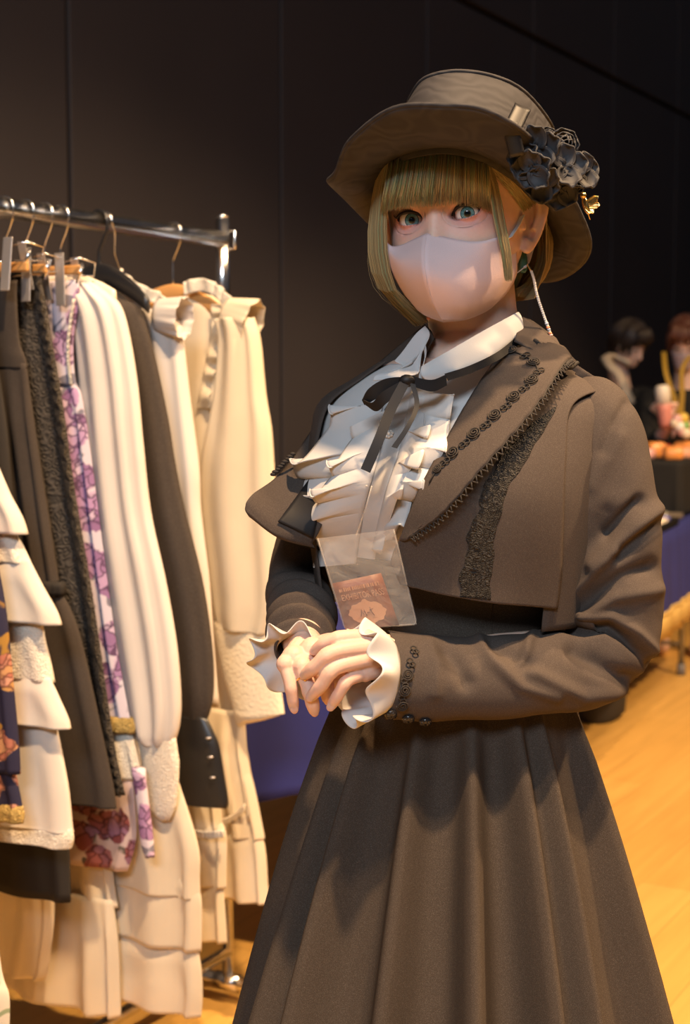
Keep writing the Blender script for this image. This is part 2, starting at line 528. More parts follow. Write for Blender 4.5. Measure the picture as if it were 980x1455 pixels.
def wood_hanger(t, label, cat='hanger', group=None, w=0.19, mat=None, drop=0.10, slope=0.075, plastic=False, lean=0.0):
    o = thing('coat_hanger', label, cat, tuple(GP(t, 0, 0, RZ - drop - .08)), group)
    hook(MB(), t, drop, 0.0035 if plastic else 0.0016, lean).build('hook', BLKPL if plastic else CHROME, o)
    path, rr = [], []
    for k in range(25):
        x = -1 + k / 12
        path.append(GP(t, x * w, -0.012 * x * x, RZ - drop - 0.008 - slope * abs(x) ** 1.6))
        rr.append(0.017 * (1 - .35 * x * x) if plastic else 0.015 * (1 - .35 * x * x))
    rings = []
    for p, r in zip(path, rr):
        rings.append([p + DV * (0.45 * r * math.cos(2 * PI * j / 14)) + V((0, 0, r * 1.25 * math.sin(2 * PI * j / 14))) for j in range(14)])
    MB().loft(rings).build('shoulder_bar', mat or (BLKPL if plastic else WOODH), o)
    return o

def clip_hanger(t, label, a_clip, zc, tilt=0.0, drop=0.085):
    """wooden bar hanger with two sprung metal clips"""
    o = thing('skirt_hanger', label, 'hanger', tuple(GP(t, 0, 0, RZ - drop - .08)), 'clip hangers on the chrome rail')
    hook(MB(), t, drop).build('hook', CHROME, o)
    MB().box(GP(t, a_clip - .09, 0, RZ - drop - 0.012), 0.22, 0.008, 0.016, ax=WV, ay=DV).build('wood_bar', WOODH, o, smooth=False, bevel=0.003)
    for a in (a_clip - .18, a_clip):
        nrm = (-DV + V((0, 0, tilt))).normalized()
        upv = (V((0, 0, 1)) + DV * tilt).normalized()
        c = GP(t, a, -0.030, zc)
        cl = MB().box(c, 0.020, 0.0022, 0.088, ax=WV, ay=nrm, az=upv).build('clip', STEEL, o, smooth=False, bevel=0.0012)
        MB().box(GP(t, a, 0.016, zc), 0.016, 0.002, 0.080, ax=WV, ay=DV, az=(V((0, 0, 1)) - DV * .25).normalized()).build('clip_back', STEEL, cl, smooth=False)
        q = [GP(t, a + .002, -.020, zc + .030), GP(t, a + .028, -.012, zc + .036), GP(t, a + .036, 0.02, zc + .030), GP(t, a + .030, .022, zc + .008), GP(t, a + .004, -.016, zc + .006)]
        MB().tube(q, 0.0016, 8).build('spring_wire', CHROME, cl)
        MB().tube([GP(t, a + .012, 0, zc - .005), GP(t, a + .022, .004, zc + .028)], 0.004, 8).build('spring', CHROME, cl)
    return o

BLACKW = cloth('black_wool', (.038, .030, .025), .9, 700, .2, speck=.25)
BLACKC = cloth('black_crepe', (.020, .017, .015), .8, 900, .15)
CHAR = cloth('charcoal_twill', (.036, .028, .023), .9, 800, .2, speck=.15)
JACQ = lacy('black_jacquard', (.055, .046, .038), 75, .9, .5)
WHITE = cloth('white_satin_blouse', (.66, .61, .57), .55, 900, .08, trans=.12)
CREAM = cloth('cream_crepe', (.72, .63, .48), .6, 900, .08, trans=.18)
SHEER = cloth('sheer_cream', (.82, .74, .60), .7, 900, .1, trans=.38)
OFFW = cloth('off_white_cotton', (.70, .64, .57), .75, 900, .12, trans=.12)
LACEW = lacy('white_lace', (.74, .68, .58), 140, .6, .92)
FUR = cloth('cream_fur', (.76, .67, .50), .95, 160, 1.0, sheen=.4)
LAV = floral('lavender_print', (.56, .50, .58), ((.22, .11, .24), (.40, .24, .42), (.55, .42, .55)), (.18, .17, .22), 15, .52)
ROSE = floral('rose_print', (.52, .42, .42), ((.22, .06, .07), (.33, .13, .13), (.22, .12, .22)), (.10, .09, .08), 14, .49)
TAPE = floral('tapestry_print', (.020, .018, .045), ((.35, .12, .08), (.52, .26, .18), (.40, .22, .06)), (.30, .16, .03), 16, .42)
PASTEL = floral('pastel_print', (.70, .62, .48), ((.6, .3, .25), (.7, .5, .3), (.45, .42, .55)), (.3, .35, .2), 18, .42)
GOLDL = lacy('gold_braid', (.60, .42, .14), 160, 1.0, .7)

tC, tD, tF, tG = rail_t(6), rail_t(35), rail_t(62), rail_t(85)
tH, tJ = rail_t(140), rail_t(245)
tI = tH + .075
tB, tE, tA = tC - .115, tC - .05, tC - .185

def ruffle(path, out, depth_, n, amp, mat, name, parent, thick=.0012, freq=9, seed=0, nrm=None):
    """gathered strip: starts on path, runs 'out' by depth_, waves along nrm"""
    rows = []
    P = spl(path, n)
    for k in range(7):
        f = k / 6
        row = []
        for i, p in enumerate(P):
            u = i / (n - 1)
            o = out[0].lerp(out[-1], u) if isinstance(out, list) else out
            nn = nrm
            ww = math.sin(u * freq * 2 * PI + seed + 1.3 * math.sin(u * 9 + seed)) * amp * f ** .8
            row.append(p + o * depth_ * f + nn * ww)
        rows.append(row)
    return MB().grid(rows).build(name, mat, parent, solid=thick)

# A tapestry dress
g = thing('dress', 'navy tapestry floral dress with a gold braid hem, frontmost on the rack', 'dress', tuple(GP(tA, 0, 0, RZ - .1)), 'dresses and blouses on the rack')
rA = [(380, -70), (600, -40), (750, -15), (851, 5), (920, 13), (1006, 21), (1061, 26), (1100, 28)]
MB().loft(shell(rA, tA, waves=9), cap=True).build('skirt', TAPE, g)
rA2 = [(1090, 20), (1120, 26), (1152, 32)]
MB().loft(shell(rA2, tA, b0=.004, waves=9, nv=10, T=.018)).build('lower_tier', TAPE, g)
rA3 = [(1146, 32), (1160, 33.5), (1170, 32)]
MB().loft(shell(rA3, tA, b0=.002, waves=9, nv=8, T=.022)).build('braid_trim', GOLDL, g)
# B white tiered dress
g = thing('dress', 'white cotton dress of stacked flounces with lace hems beside the tapestry dress', 'dress', tuple(GP(tB, 0, 0, RZ - .1)), 'dresses and blouses on the rack')
MB().loft(shell([(400, -60), (560, -40), (680, 0), (720, 12), (766, 24)], tB, waves=6)).build('bodice', OFFW, g)
for nm, rows, mat, bb in (('flounce', [(664, -2), (700, 12), (735, 30), (759, 38)], OFFW, -.012),
                          ('lace_band', [(762, 24), (780, 33), (800, 42)], LACEW, -.006),
                          ('flounce', [(792, 40), (830, 58), (866, 78), (888, 86)], OFFW, -.010),
                          ('lace_band', [(880, 60), (905, 62), (940, 70), (970, 76)], LACEW, -.004),
                          ('flounce', [(962, 70), (990, 82), (1020, 95), (1036, 99)], OFFW, -.010),
                          ('underskirt', [(1020, 78), (1060, 85), (1120, 96), (1172, 101), (1184, 103)], OFFW, -.002),
                          ('lace_hem', [(1178, 102), (1192, 103.5), (1206, 100)], LACEW, -.004)):
    MB().loft(shell(rows, tB, b0=bb, waves=6, nv=16, wa=.005, T=.020, flare=.006), cap=False).build(nm, mat, g, solid=.0012)
# E long black skirt
g = thing('skirt', 'long plain black skirt whose hem shows below the white flounced dress', 'skirt', tuple(GP(tE, 0, 0, RZ - .1)), 'dresses and blouses on the rack')
MB().loft(shell([(420, -20), (600, 8), (760, 22), (905, 52), (1044, 78), (1190, 95), (1282, 99)], tE, waves=6, T=.02)).build('panel', BLACKC, g)
# C charcoal dress with gathered waist and frill
g = thing('dress', 'charcoal twill dress with gathered waist and small frill, on the first clip hanger', 'dress', tuple(GP(tC, 0, 0, RZ - .15)), 'dresses and blouses on the rack')
MB().loft(shell([(398, 24), (424, 23), (485, 27), (508, 35), (524, 38)], tC, waves=3, wa=.002, nv=16, T=.012)).build('bodice', CHAR, g)
MB().loft(shell([(516, 37), (600, 48), (700, 62), (820, 80), (842, 86)], tC, waves=11, wa=.010, T=.020)).build('gathered_skirt', CHAR, g)
MB().loft(shell([(826, 88), (834, 91), (846, 90)], tC, b0=-.004, waves=22, wa=.004, nv=6, T=.026), cap=False).build('frill', BLACKC, g, solid=.001)
MB().loft(shell([(838, 84), (870, 101), (925, 118), (1048, 145), (1120, 160), (1149, 164)], tC, waves=7, T=.022)).build('lower_skirt', CHAR, g)
clip_hanger(tC, 'wooden hanger with steel clips gripping the charcoal dress', G(9, 375, tC, -.03)[0], G(9, 375, tC, -.03)[1], .12)
# D black jacquard skirt
g = thing('skirt', 'black paisley jacquard skirt hanging next to the lavender floral dress', 'skirt', tuple(GP(tD, 0, 0, RZ - .15)), 'dresses and blouses on the rack')
MB().loft(shell([(392, 58), (440, 66), (490, 74), (578, 89), (700, 106), (856, 132), (1048, 160), (1130, 177)], tD, waves=8, wa=.006, T=.016)).build('panel', JACQ, g)
a_, z_ = G(52, 393, tD)
ruffle([GP(tD, -a_, -.012, z_), GP(tD, 0, -.016, z_ + .003), GP(tD, a_, -.012, z_)], V((0, 0, 1)), .02, 90, .004, BLACKC, 'waist_frill', g, freq=16, nrm=DV)
rr = [GP(tD, *((lambda q: (q[0] - .004, -.016, q[1]))(G(px, py, tD)))) for py, px in ((392, 58), (490, 74), (578, 89), (700, 106), (856, 132), (1048, 160), (1128, 176))]
ruffle(rr, WV, .010, 160, .003, lacy('black_lace_edge', (.03, .026, .024), 160, 1, .7), 'lace_edge', g, freq=30, nrm=DV)
clip_hanger(tD, 'wooden hanger with steel clips gripping the black jacquard skirt', G(37, 391, tD, -.03)[0], G(37, 391, tD, -.03)[1], .05)
# F lavender dress
g = thing('dress', 'lavender floral print dress with a fitted bodice, held by the third clip hanger', 'dress', tuple(GP(tF, 0, 0, RZ - .15)), 'dresses and blouses on the rack')
MB().loft(shell([(398, 112), (430, 112), (480, 104), (520, 104), (548, 108)], tF, waves=3, wa=.002, nv=20, T=.014)).build('bodice', LAV, g)
MB().loft(shell([(544, 108), (560, 115), (600, 122), (666, 131), (800, 148), (926, 166), (1034, 186)], tF, waves=9, wa=.009, T=.018)).build('gathered_skirt', LAV, g)
MB().loft(shell([(1020, 188), (1034, 192), (1042, 191)], tF, b0=-.004, waves=14, wa=.003, nv=6, T=.022), cap=False).build('gold_lace', GOLDL, g, solid=.001)
MB().loft(shell([(1036, 186), (1070, 194), (1110, 201)], tF, waves=12, wa=.006, nv=14, T=.020), cap=False).build('lace_tier', LACEW, g, solid=.001)
MB().loft(shell([(1040, 178), (1100, 187), (1160, 192), (1200, 191), (1238, 180)], tF, b0=-.004, waves=6, wa=.007, nv=20, T=.014)).build('rose_hem', ROSE, g)
MB().loft(sleeve([(1090, 188, 205), (1150, 196, 212), (1190, 200, 217), (1216, 206, 219)], tF, b0=-.024, nv=16, nu=20)).build('sash_tail', LAV, g)
zz = [G(px, py, tF) for py, px in ((425, 111), (480, 103.5), (520, 103.5), (546, 107))]
ruffle([GP(tF, q[0] - .002, -.012, q[1]) for q in zz], WV, .006, 60, .0015, LACEW, 'lace_edge', g, freq=18, nrm=DV)
clip_hanger(tF, 'wooden hanger with steel clips gripping the lavender floral dress', G(85, 397, tF, -.03)[0], G(85, 397, tF, -.03)[1], -.02)
# G white dress with bishop sleeve, long tiered skirt
g = thing('dress', 'white dress with a full bishop sleeve, lace cuff and long tiered skirt', 'dress', tuple(GP(tG, 0, 0, RZ - .12)), 'dresses and blouses on the rack')
MB().loft(shell([(392, 95), (402, 120), (420, 140), (470, 145), (600, 150), (800, 165), (1000, 190), (1150, 205)], tG, b0=.006, waves=5, T=.018)).build('bodice', WHITE, g)
MB().loft(sleeve([(397, 96, 112), (402, 96, 128), (415, 98, 146), (436, 102, 169), (476, 108, 182), (546, 115, 194), (627, 122, 202), (722, 132, 213), (815, 142, 234), (905, 156, 250), (980, 172, 256), (1020, 182, 254), (1044, 192, 248), (1054, 200, 244)], tG, b0=-.018, depth=.55, waves=7, wa=.24, seed=2, nv=70, nu=56)).build('sleeve', WHITE, g)
MB().loft(sleeve([(1040, 194, 249), (1060, 198, 252), (1081, 202, 254), (1130, 208, 251), (1150, 212, 246), (1164, 226, 240)], tG, b0=-.020, depth=.35, nv=20)).build('lace_cuff', LACEW, g)
for rows, nm in (([(1100, 250), (1200, 280), (1250, 282), (1278, 283)], 'skirt_tier'), ([(1240, 270), (1272, 284), (1310, 285), (1352, 284)], 'skirt_tier'), ([(1340, 280), (1380, 285), (1415, 286), (1445, 284)], 'skirt_tier')):
    MB().loft(shell(rows, tG, b0=.002, waves=9, wa=.010, T=.022, flare=.006, nv=20, nu=90), cap=False).build(nm, OFFW if 'x' in nm else SHEER, g, solid=.001)
wood_hanger(tG, 'chrome hook hanger hidden inside the white bishop sleeve dress', w=.13, drop=.105, mat=plain('cream_hanger', (.75, .68, .55), .4), slope=.03)
# M, N petticoats low down
tM = tF + .014
g = thing('petticoat', 'sheer cream tiered petticoat hanging lowest below the rose print hem', 'petticoat', tuple(GP(tM, 0, 0, .6)), 'dresses and blouses on the rack')
MB().loft(shell([(1000, 130), (1150, 150), (1250, 160), (1290, 166)], tM, b0=-.004, waves=8, wa=.008, T=.012, nv=24, nu=90), cap=False).build('upper_tier', SHEER, g, solid=.001)
MB().loft(shell([(1278, 160), (1340, 167), (1400, 169), (1445, 170)], tM, b0=-.008, waves=8, wa=.012, T=.024, nv=24, nu=90), cap=False).build('lower_tier', SHEER, g, solid=.001)
tN = tD - .02
g = thing('petticoat', 'sheer cream petticoat with a straight hem under the long black skirt', 'petticoat', tuple(GP(tN, 0, 0, .6)), 'dresses and blouses on the rack')
MB().loft(shell([(1000, 50), (1200, 70), (1300, 76), (1380, 66), (1392, 60)], tN, b0=-.004, waves=8, wa=.008, T=.018, nv=24, nu=90), cap=False).build('panel', SHEER, g, solid=.001)
tP = tA - .13
g = thing('dress', 'pastel floral dress with only its hem corner showing low beside the petticoat', 'dress', tuple(GP(tP, 0, 0, .6)), 'dresses and blouses on the rack')
MB().loft(shell([(500, -120), (900, -60), (1200, -20), (1372, 0), (1420, 12), (1500, 10)], tP, waves=8, wa=.008, T=.018)).build('skirt', PASTEL, g)
# H black jacket-dress
g = thing('jacket', 'black wool jacket with a long sleeve and buttoned black satin cuff', 'jacket', tuple(GP(tH, 0, 0, RZ - .12)), 'dresses and blouses on the rack')
MB().loft(shell([(376, 118), (390, 135), (410, 160), (440, 185), (560, 200), (800, 225), (1000, 250)], tH, b0=.008, waves=5, T=.018)).build('body', BLACKW, g)
MB().loft(sleeve([(400, 120, 146), (423, 125, 165), (436, 135, 193), (472, 145, 209), (525, 160, 223), (595, 172, 238), (656, 182, 248), (722, 192, 262), (820, 212, 287), (917, 232, 301), (980, 246, 302), (1010, 252, 296), (1024, 256, 290)], tH, b0=-.016, depth=.5, waves=5, wa=.13, seed=1, nv=60, nu=48)).build('sleeve', BLACKW, g)
cu = MB().loft(sleeve([(1014, 251, 294), (1030, 250, 302), (1052, 249, 311), (1090, 249, 318), (1127, 250, 324), (1136, 251, 322)], tH, b0=-.020, depth=.35, nv=20)).build('satin_cuff', plain('black_satin', (.014, .013, .013), .35), g)
for px, py in ((295, 1049), (298, 1076), (301, 1105)):
    a_, z_ = G(px, py, tH, -.038)
    MB().tube([GP(tH, a_ - .006, -.036, z_ - .001), GP(tH, a_, -.039, z_), GP(tH, a_ + .006, -.036, z_ + .001)], [.0012, .0026, .0012], 8).build('button', STEEL, cu)
wood_hanger(tH, 'black plastic hanger with a thick hook holding the black jacket', w=.12, drop=.085, plastic=True, slope=.06)
# I white frilled blouse dress
g = thing('dress', 'white high-collared dress with frilled shoulder cap behind the black jacket', 'dress', tuple(GP(tI, 0, 0, RZ - .12)), 'dresses and blouses on the rack')
MB().loft(shell([(425, 195), (440, 215), (470, 240), (560, 250), (800, 275), (1000, 290)], tI, b0=.008, waves=5, T=.02)).build('bodice', WHITE, g)
MB().loft(sleeve([(440, 200, 240), (460, 210, 255), (489, 216, 260), (560, 222, 268), (660, 232, 281), (722, 238, 284), (823, 250, 296), (905, 262, 302), (1000, 275, 310)], tI, b0=-.014, depth=.6, waves=6, wa=.2, nv=50)).build('sleeve', WHITE, g)
cp = [G(px, py, tI, -.02) for px, py in ((164, 398), (180, 412), (200, 424), (225, 436), (240, 470))]
ruffle([GP(tI, q[0], -.02, q[1]) for q in cp], [V((.35, 0, 1)).normalized(), (WV * .6 + V((0, 0, .8))).normalized()], .024, 120, .005, LACEW, 'collar_frill', g, freq=5, nrm=DV)
ruffle([GP(tI, q[0] - .01, -.01, q[1] - .01) for q in cp], [V((.1, 0, -1)), (V((0, 0, -1)))], .045, 120, .004, WHITE, 'yoke_frill', g, freq=7, nrm=DV)
def puff(t, cx, cy, rx, ry, b0, mat, parent, name='shoulder_cap', seed=0):
    a, z = G(cx, cy, t, b0)
    s = (RT(t) - CAM).dot(FWD) / FPX
    rings = []
    for i in range(15):
        ph = -PI / 2 + PI * i / 14
        rings.append([GP(t, a + rx * s * math.cos(ph) * math.cos(th) * (1 + .05 * math.sin(th * 9 + seed)), b0 + .035 * math.sin(th) * math.cos(ph) * (1 + .10 * math.sin(th * 9 + seed)), z + ry * s * math.sin(ph) * (1 + .08 * math.sin(5 * th + seed))) for th in [2 * PI * j / 54 for j in range(54)]])
    return MB().loft(rings).build(name, mat, parent)
def cup(t, x0, y0, x1, y1, r0, r1, b0, mat, parent, waves=9, seed=0):
    """gathered shoulder frill: small at the seam, flaring open and curling over"""
    A, Bv = G(x0, y0, t, b0), G(x1, y1, t, b0)
    s = (RT(t) - CAM).dot(FWD) / FPX
    ax_ = V((Bv[0] - A[0], 0, Bv[1] - A[1])); L = ax_.length; ax_.normalize(); sd = V((ax_.z, 0, -ax_.x))
    rings = []
    for i in range(16):
        f = i / 15
        r = lerp(r0, r1, math.sin(f * PI * .62) / math.sin(PI * .62)) * s
        o = L * math.sin(f * PI * .5)
        ring = []
        for j in range(90):
            th = 2 * PI * j / 90
            k = 1 + .07 * f * math.sin(th * waves + seed) + .03 * math.sin(th * 2 * waves + seed) * f
            a = A[0] + ax_.x * o + sd.x * r * k * math.cos(th); z = A[1] + ax_.z * o + sd.z * r * k * math.cos(th)
            ring.append(GP(t, a, b0 + r * .75 * k * math.sin(th), z))
        rings.append(ring)
    return MB().loft(rings, cap=False).build('shoulder_cap', mat, parent, solid=.001)
cup(tI, 226, 448, 262, 452, 22, 27, -.03, WHITE, g)
for rows in ([(1000, 290), (1100, 306), (1184, 316)], [(1170, 316), (1190, 321), (1240, 320), (1262, 320)], [(1250, 316), (1300, 319), (1340, 321)]):
    MB().loft(shell(rows, tI, b0=-.004, waves=12, wa=.010, T=.022, nv=18, nu=110), cap=False).build('skirt_tier', CREAM, g, solid=.001)
qa = [G(px, py, tI, -.03) for px, py in ((278, 1184), (298, 1186), (320, 1184))]
ruffle([GP(tI, q[0], -.035, q[1] - .006) for q in qa], V((0, 0, 1)), .014, 60, .004, LACEW, 'lace_band', g, freq=9, nrm=DV)
wood_hanger(tI, 'chrome hook hanger under the high-collared white dress', w=.10, drop=.11, lean=.062)
# J cream dress with fur cuff
g = thing('dress', 'cream dress with puffed shoulder, frilled bib and wide furry cuff', 'dress', tuple(GP(tJ, 0, 0, RZ - .12)), 'dresses and blouses on the rack')
MB().loft(shell([(416, 285), (424, 310), (445, 330), (500, 330), (600, 332), (800, 338), (950, 345), (1036, 347)], tJ, b0=.010, waves=7, T=.022, wa=.006)).build('bodice', CREAM, g)
MB().loft(sleeve([(452, 306, 360), (484, 312, 369), (560, 305, 377), (607, 296, 385), (660, 286, 389), (722, 286, 393), (803, 296, 399), (848, 302, 399), (872, 306, 394), (892, 312, 388)], tJ, b0=-.026, depth=.6, waves=7, wa=.26, seed=.6, nv=60, nu=56)).build('sleeve', CREAM, g)
MB().loft(sleeve([(878, 306, 389), (892, 304, 391), (930, 311, 395), (970, 320, 399), (1000, 329, 403), (1006, 331, 400), (1018, 334, 372), (1028, 336, 344)], tJ, b0=-.028, depth=.38, nv=24, wa=.02)).build('fur_cuff', FUR, g)
cup(tJ, 322, 446, 360, 460, 22, 30, -.02, CREAM, g, waves=8, seed=2)
cp = [G(px, py, tJ, -.02) for px, py in ((262, 420), (285, 414), (305, 422), (322, 440))]
ruffle([GP(tJ, q[0], -.02, q[1]) for q in cp], [V((-.1, 0, 1)).normalized(), (WV * .4 + V((0, 0, .9))).normalized()], .026, 130, .005, LACEW, 'collar_frill', g, freq=4, nrm=DV)
for k, (x0, x1) in enumerate(((276, 288), (292, 305), (306, 318))):
    cp = [G(px, py, tJ, -.03) for px, py in ((x0 + 20, 432), (x1 + 8, 470), (x1, 520), (x0, 580))]
    ruffle([GP(tJ, q[0], -.022 - .004 * k, q[1]) for q in cp], WV, .032, 140, .012, CREAM, 'bib_frill', g, freq=5 + k, nrm=DV, seed=k)
for rows in ([(1010, 347), (1060, 349), (1090, 353), (1165, 366)], [(1080, 350), (1122, 361), (1183, 373), (1192, 374)], [(1160, 366), (1210, 376), (1260, 379), (1284, 381)]):
    MB().loft(shell(rows, tJ, b0=-.004, waves=11, wa=.010, T=.03, nv=20, nu=110), cap=False).build('skirt_tier', CREAM, g, solid=.001)
qa = [G(px, py, tJ, -.03) for px, py in ((318, 1170), (335, 1162), (350, 1148))]
ruffle([GP(tJ, q[0], -.036, q[1] - .004) for q in qa], V((0, 0, 1)), .014, 60, .004, LACEW, 'lace_band', g, freq=9, nrm=DV)
wood_hanger(tJ, 'pale wooden hanger inside the cream dress with the furry cuff', w=.13, drop=.108, slope=.045)
# ================================================================ the person in front
PO = V((0.125, 1.62, 0))
YAW = math.radians(25)
LV = V((math.cos(YAW), -math.sin(YAW), 0))
FV = V((-math.sin(YAW), -math.cos(YAW), 0))
def B(l, f, z): return PO + LV * l + FV * f + V((0, 0, z))
def bvh(mb): return BVHTree.FromPolygons([tuple(p) for p in mb.v], mb.f)
def hit(bv, px, py, off=0.0, axis=None):
    r = ray(px, py).normalized()
    loc, nrm, i, d = bv.ray_cast(CAM, r)
    if loc is None:
        k = ((axis or PO).y) / r.y
        q = CAM + r * k
        loc, nrm, i, d = bv.find_nearest(q)
        # stay on the ray, at the depth of the outline
        k = loc.y / r.y
        return CAM + r * k - r * off, -r
    if nrm.dot(r) > 0: nrm = -nrm
    return loc + nrm * off, nrm
def ell(a, b, cl, cf, z, n=48, e=1.0, tilt=0.0):
    out = []
    for j in range(n):
        th = 2 * PI * j / n
        x, y = math.sin(th), math.cos(th)
        out.append(B(cl + a * math.copysign(abs(x) ** e, x), cf + b * math.copysign(abs(y) ** e, y), z))
    return out

def tinted(name, rough=.5, sss=0.0, spec=.4, base=(1, 1, 1), noise_amt=.0, aniso=0.0):
    m, nt, b = nodes(name)
    a = N(nt, 'ShaderNodeAttribute', attribute_name='tint')
    n = N(nt, 'ShaderNodeTexNoise', ins={'Scale': 300.0, 'Detail': 2.0}); nt.links.new(coords(nt), n.inputs['Vector'])
    c = mixc(nt, noise_amt, a.outputs['Color'], n.outputs[0], 'OVERLAY')
    nt.links.new(c, b.inputs['Base Color'])
    b.inputs['Roughness'].default_value = rough
    b.inputs['Specular IOR Level'].default_value = spec
    if sss:
        b.inputs['Subsurface Weight'].default_value = sss
        b.inputs['Subsurface Radius'].default_value = (1.0, .35, .2)
        b.inputs['Subsurface Scale'].default_value = 0.006
    MATS[name] = m
    return m
SKIN = tinted('skin', .5, .25, .35, noise_amt=.08)
HAIRM = tinted('hair_strands', .42, 0, .5)
EYEM = tinted('eye', .08, 0, .6)
SKC = (.72, .48, .37)
HANDC = SKC

person = thing('person', 'person in a black bolero suit, wide black hat and pink face mask, hands folded', 'person', tuple(B(0, 0, 0)))

# ---- torso, arms, legs under the clothes
TOR = [(0.90, .125, .098, 0), (0.97, .112, .086, 0), (1.055, .106, .080, 0), (1.12, .126, .098, .004), (1.18, .142, .118, .012), (1.215, .150, .118, .012), (1.25, .156, .104, .004), (1.285, .150, .084, -.004), (1.315, .112, .070, -.008), (1.335, .078, .062, -.010)]
def rings_of(tab, n=48, nv=40, inf=0.0, e=1.0):
    P = [V((z, a + inf, b + inf, cf)) for z, a, b, cf in tab]
    return [ell(q[1], q[2], 0.0, q[3], q[0], n, e) for q in spl(P, nv)]
tor = MB().loft(rings_of(TOR))
torbv = bvh(MB().loft(rings_of(TOR, 72, 60)))
HEAD_C = None

SHL, ELL, WRL = W(846, 588, 1.575), W(868, 912, 1.565), W(565, 948, 1.475)
SHR, ELR, WRR = W(488, 605, 1.685), W(428, 845, 1.685), W(430, 920, 1.530)
core = MB()
core.loft(rings_of(TOR, 40, 30, -.004))
for sh, el, wr, inn in ((SHL, ELL, WRL, B(.10, 0, 1.27)), (SHR, ELR, WRR, B(-.10, 0, 1.27))):
    core.tube([inn, sh, sh.lerp(el, .5), el, el.lerp(wr, .5), wr], [.036, .034, .034, .030, .024, .021], 14)
    core.ball(el, .032)
    core.ball(sh, .034)
core.loft([ell(a, b, 0, 0, z, 32) for z, a, b in ((.76, .135, .110), (.84, .138, .110), (.92, .122, .095), (1.0, .10, .078))])
for s in (-1, 1):
    core.tube([B(s * .066, 0, .80), B(s * .072, .01, .60), B(s * .075, .005, .46), B(s * .075, -.01, .32), B(s * .075, -.012, .10)], [.070, .062, .050, .048, .034], 16)
    core.ball(B(s * .078, .05, .045), (.040, .11, .045), 14, 9, axes=(LV, FV, V((0, 0, 1))))
body = MB()
cb = remesh(core, .007, 4)
cb.c = [SKC] * len(cb.v)

# ---- head
HS = 1.05
HY, HP, HR = math.radians(23), math.radians(1.0), math.radians(4.3)
hf = V((-math.sin(HY) * math.cos(HP), -math.cos(HY) * math.cos(HP), -math.sin(HP)))
hl = V((math.cos(HY), -math.sin(HY), 0))
hu = hl.cross(-hf).normalized() if False else None
hu = (-hf.cross(hl)).normalized()
if hu.z < 0: hu = -hu
q = Quaternion(hf, HR)
hl, hu = q @ hl, q @ hu
EYEMID = W(618.5, 307, 1.548)
HC = EYEMID - hf * (.073 * HS)
def H(x, y, z): return HC + (hl * x + hf * y + hu * z) * HS
def Hinv(p):
    d = (p - HC) / HS
    return d.dot(hl), d.dot(hf), d.dot(hu)
HT = [(-.100, .012, .052, .024), (-.097, .022, .064, .006), (-.091, .032, .072, -.008), (-.082, .0415, .0765, -.022), (-.070, .0495, .079, -.036), (-.053, .0575, .0805, -.052), (-.035, .0645, .081, -.066), (-.010, .0685, .080, -.080), (.012, .0705, .081, -.088), (.035, .0715, .083, -.095), (.060, .0705, .077, -.097), (.082, .061, .062, -.088), (.100, .044, .040, -.068), (.112, .024, .016, -.042), (.117, .006, -.006, -.018)]
EX = .0296
def feat(x, z):
    """relief of the face, added to the forward direction"""
    d = 0.0
    t = min(max((.004 - z) / .052, 0), 1)
    if z < .012: d += lerp(.004, .019, t ** 1.3) * math.exp(-(x / lerp(.0075, .0125, t)) ** 2) * (1 if z > -.048 else math.exp(-((z + .048) / .008) ** 2))
    for s in (-1, 1):
        d -= .0050 * math.exp(-((x - s * EX) / .019) ** 2 - ((z - .001) / .012) ** 2)
        d += .0020 * math.exp(-((x - s * .042) / .018) ** 2 - ((z + .026) / .016) ** 2)
    d += .004 * math.exp(-(x / .018) ** 2 - ((z + .072) / .012) ** 2)
    return d
HTV = [V(t_) for t_ in HT]
def hring(f, n=96):
    z, w, yf, yb = cr(HTV, f)
    yc = (yf + yb) / 2 - .004
    out = []
    for j in range(n):
        th = 2 * PI * j / n
        x, y = math.sin(th), math.cos(th)
        X = w * math.copysign(abs(x) ** .95, x)
        Yv = yc + ((yf - yc) * abs(y) ** .82 if y > 0 else -(yc - yb) * abs(y) ** .95)
        out.append((X, Yv, z))
    return out
def face_y(x, z):
    """smooth face front at (x, z) without the eye hollows"""
    lo, hi = 0.0, 1.0
    for _ in range(30):
        m = (lo + hi) / 2
        if cr(HTV, m)[0] < z: lo = m
        else: hi = m
    zz, w, yf, yb = cr(HTV, lo)
    yc = (yf + yb) / 2 - .004
    sx = min(abs(x) / w, .999) ** (1 / .95)
    cy = math.sqrt(max(1 - sx * sx, 0))
    return yc + (yf - yc) * cy ** .82 + feat(x, z) * max(cy, 0) ** .5
EB = .0125                                   # eyeball radius
def eyec(s): return (s * EX, face_y(s * EX, 0) - EB + .0040, 0.0)
hm = MB()
rings = []
for i in range(110):
    rg = []
    for X, Yv, z in hring(i / 109, 120):
        y = Yv
        if Yv > .01:
            y += feat(X, z) * min(1, (Yv - .01) / .03)
            for s in (-1, 1):
                e = ((X - s * EX) / .0185) ** 2 + ((z) / .0125) ** 2
                if e < 1: y -= .022 * (1 - e) ** .5 if e > .0 else 0
        rg.append(H(X, y, z))
    rings.append(rg)
hm.loft(rings)
# neck
NB = B(.012, -.006, 1.315)
neck = [B(.006, -.010, 1.27), B(.010, -.008, 1.315), H(.0, -.028, -.125), H(0, -.022, -.090), H(0, -.02, -.05)]
hm.tube(spl(neck, 16), [lerp(.068, .050, min(1, i / 6)) for i in range(16)], 32)
